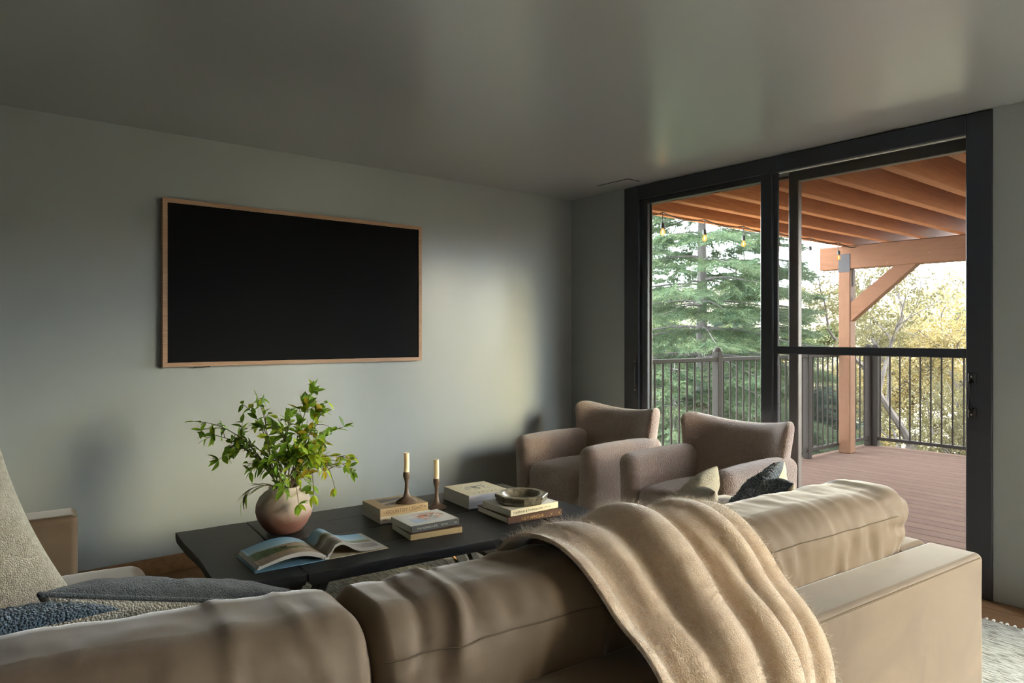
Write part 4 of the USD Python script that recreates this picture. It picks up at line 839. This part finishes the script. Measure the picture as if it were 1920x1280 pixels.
def spruce(label, base, height, radius, seed, matn='needles', dens=1.0, lean=0):
    r = np.random.default_rng(seed); o = V(base, float)
    t = thing('spruce_tree', label, 'tree', tuple(o))
    part(t, 'trunk', tube([o + V([0, 0, z]) for z in np.linspace(-.3, height, 14)], np.linspace(.020 * height ** .8 + .015, .008, 14), 10), 'spruce_bark')
    bm, pos, dr = [], [], []
    z = height * .10
    while z < height * .985:
        k = 1 - z / height; R = radius * (k ** .75) + .12; nb_ = int(5 + 3 * r.random())
        for j in range(nb_):
            a = 2 * math.pi * (j + r.random() * .8) / nb_; L = R * r.uniform(.75, 1.1); d = V([math.cos(a), math.sin(a), 0]); p0 = o + V([0, 0, z + r.uniform(-.05, .05)])
            dp = .32 + .25 * k; path = [p0 + d * L * s + V([0, 0, L * (.12 * s - dp * s ** 2 * .9 + .16 * s ** 4)]) for s in np.linspace(0, 1, 8)]
            bm.append(tube(path, np.linspace(.006 + .008 * L, .003, 8), 5, False)); path = V(path)
            side = np.cross(d, V([0, 0, 1.0]))
            for q in range(int(L * 26 * dens) + 4):
                s = r.uniform(.12, 1); i = min(int(s * 7), 6); fr_ = s * 7 - i; b = path[i] * (1 - fr_) + path[i + 1] * fr_; ax = path[i + 1] - path[i]; ax /= np.linalg.norm(ax); w_ = r.uniform(-1, 1) * .42 * L * (1.1 - s) ** .8
                pos.append(b + side * w_ + ax * abs(w_) * .6 + V([0, 0, -abs(w_) * .25 + r.normal(0, .015)])); dr.append(ax * .75 + side * np.sign(w_) * .65 * min(1, abs(w_) * 6) + V([0, 0, -.18 + r.normal(0, .12)]))
        z += max(.14, .032 * height) * (.8 + .5 * r.random())
    part(t, 'branches', cat(bm), 'spruce_bark', kind='stuff')
    pos, dr = V(pos), V(dr); instancer(t, 'needles', pos, quat_from(dr, r), r.uniform(.8, 1.5, len(pos)), spray_mesh(seed), matn, o)
def leafcard(seed=0):
    v, f = leaf_mesh(1.0, .62, .25, .3); return v, f
def cluster(seed, n=9, R=1.0, l=.42):
    r = np.random.default_rng(seed); vs, fs, o = [], [], 0
    for _ in range(n):
        v, f = leaf_mesh(l, l * .6, .25, .3); v, f = v[::1], f; d = r.normal(0, 1, 3); d /= np.linalg.norm(d); s = np.cross(d, r.normal(0, 1, 3)); s /= np.linalg.norm(s); u = np.cross(d, s)
        vs.append(r.normal(0, .38, 3) * R + v[:, :1] * d + v[:, 1:2] * s + v[:, 2:] * u); fs.append(f + o); o += len(v)
    return np.vstack(vs), np.vstack(fs)
def broadleaf(label, base, height, spread, seed, matn, nleaf=2600, leaf=.11, trunk=.12, first=.22):
    r = np.random.default_rng(seed); o = V(base, float); t = thing('broadleaf_tree', label, 'tree', tuple(o)); segs, ends = [], []
    def grow(p, d, L, rad, lev):
        n = 6; P = [p]; 
        for k in range(n): d = d + r.normal(0, .10, 3) + V([0, 0, .03]); d = d / np.linalg.norm(d); P.append(P[-1] + d * L / n)
        P = V(P); segs.append(tube(P, np.linspace(rad, rad * .55, n + 1), 7 if lev < 2 else 5, False))
        if lev >= 2: ends.extend(P[2:])
        if lev < 4:
            for q in range(3 if lev < 3 else 2):
                i = int(r.integers(3, n + 1)); s = r.normal(0, 1, 3); s -= d * (s @ d); s /= np.linalg.norm(s); nd = d * .72 + s * r.uniform(.5, .95) * spread + V([0, 0, .12]); grow(P[i], nd / np.linalg.norm(nd), L * r.uniform(.55, .78), rad * .55, lev + 1)
    trunkdir = V([r.normal(0, .08), r.normal(0, .08), 1.0]); grow(o - V([0, 0, .3]), trunkdir, height * .36, trunk, 0)
    part(t, 'trunk', cat(segs[:1]), 'tree_bark'); part(t, 'branches', cat(segs[1:]), 'tree_bark', kind='stuff')
    e = V(ends); pos = e[r.integers(0, len(e), nleaf)] + r.normal(0, .10 * height / 4, (nleaf, 3)); instancer(t, 'leaves', pos, quat_from(r.normal(0, 1, (nleaf, 3)), r), leaf * r.uniform(.7, 1.4, nleaf), cluster(seed), matn, o)
def at_px(px, t, dz=0):
    p = t * (FWD + RGT * (px - 960) / F_PX); return V([p[0], p[1], float(ground_z(p[0], p[1])) + dz])
spruce('tall grey trunked spruce just beyond the left railing', at_px(1316, 10.5), 10.5, 2.7, 1, dens=2.6)
spruce('spruce behind and left of the tall grey trunked spruce', at_px(1205, 15), 11.5, 3.0, 2, dens=1.6)
spruce('bluish spruce between the tall spruce and the door post', at_px(1395, 16), 7.4, 2.0, 3, 'needles_far')
spruce('slender spruce seen through the screen left of the cedar post', at_px(1442, 12.5), 8.6, 1.35, 4, dens=1.4)
spruce('low spruce below the left railing', at_px(1265, 9.5), 4.4, 1.9, 5)
spruce('low spruce behind the rail left of the cedar post', at_px(1530, 10.5), 4.2, 1.5, 6, 'needles_far')
broadleaf('olive tree behind the cedar brace with a dark forking trunk', at_px(1705, 15), 9.3, 1.0, 11, 'leaves_olive', 3200, .12, .16)
broadleaf('golden leaved tree at the right edge of the door opening', at_px(1800, 19), 9.6, 1.0, 12, 'leaves_gold', 2800, .14, .15)
broadleaf('pale olive tree just right of the cedar post', at_px(1630, 20), 8.0, 1.0, 13, 'leaves_olive', 2700, .13, .15)
broadleaf('golden tree low behind the cedar post', at_px(1560, 24), 5.6, 1.1, 14, 'leaves_gold', 2600, .15, .15)
broadleaf('green shrubby tree below the outer railing', at_px(1740, 12), 4.4, 1.2, 15, 'leaves_green', 2400, .09, .08)
broadleaf('golden shrubby tree below the corner of the railings', at_px(1650, 13), 4.0, 1.2, 16, 'leaves_gold', 2200, .09, .08)
broadleaf('olive tree far right behind the door frame', at_px(1900, 16), 9.0, 1.0, 17, 'leaves_olive', 2600, .12, .15)
broadleaf('tall olive tree at the far left behind the spruces', at_px(1250, 24), 10.0, 1.0, 18, 'leaves_green', 2600, .15, .15)
for k_, (x_, y_, h_) in enumerate(((9.9, -7.2, 10.5), (11.6, -8.6, 9.5))):
    broadleaf('olive tree standing right of the deck, %s' % ('nearer the house' if k_ == 0 else 'further out'), (x_, y_, float(ground_z(x_, y_))), h_, 1.0, 90 + k_, 'leaves_olive', 4200, .16, .15)
far_where = ['at the left edge of the glass', 'behind the trunk of the tall spruce', 'behind the right side of the tall spruce', 'behind the post of the left railing', 'just left of the door post',
             'directly behind the black door stile', 'just right of the door stile through the screen', 'left of the cedar post in the gap of sky', 'directly behind the cedar post', 'behind the diagonal cedar brace', 'right of the brace under the beam', 'at the right jamb of the door']
kinds = [('leaves_gold', 'golden'), ('leaves_olive', 'olive'), ('leaves_green', 'green')]
for k in range(12):
    px = 1180 + k * 64; dd = (36, 64, 47, 80, 39, 58, 72, 43, 62, 37, 76, 52)[k]; mt, nm = kinds[(k * 2 + k // 3) % 3]
    o_ = at_px(px, dd); h_ = EYE + (628 - (575 + (k * 37) % 34)) / F_PX * dd - o_[2]; broadleaf('distant %s tree on the hillside, %s' % (nm, far_where[k]), o_, max(4.0, h_ * .95), 1.1, 60 + k, mt, 1700, .20 + dd * .0045, .2)

for nm, g in (('book', 'books on the coffee table'), ('leafy_branch', 'branches standing in the clay vase'), ('throw_pillow', 'throw pillows on the sectional sofa'), ('candlestick', 'bronze candlesticks on the coffee table'), ('candle', 'ivory candles in the candlesticks'),
              ('spruce_tree', 'spruces beyond the deck'), ('broadleaf_tree', 'broadleaf trees beyond the deck'), ('deck_railing', 'metal railings around the deck'), ('timber_post', 'cedar posts of the deck')):
    for p in WORLD.GetChildren():
        if p.GetName() == nm or (p.GetName()[:-4] == nm and p.GetName()[-3:].isdigit()): p.SetCustomDataByKey('group', g)
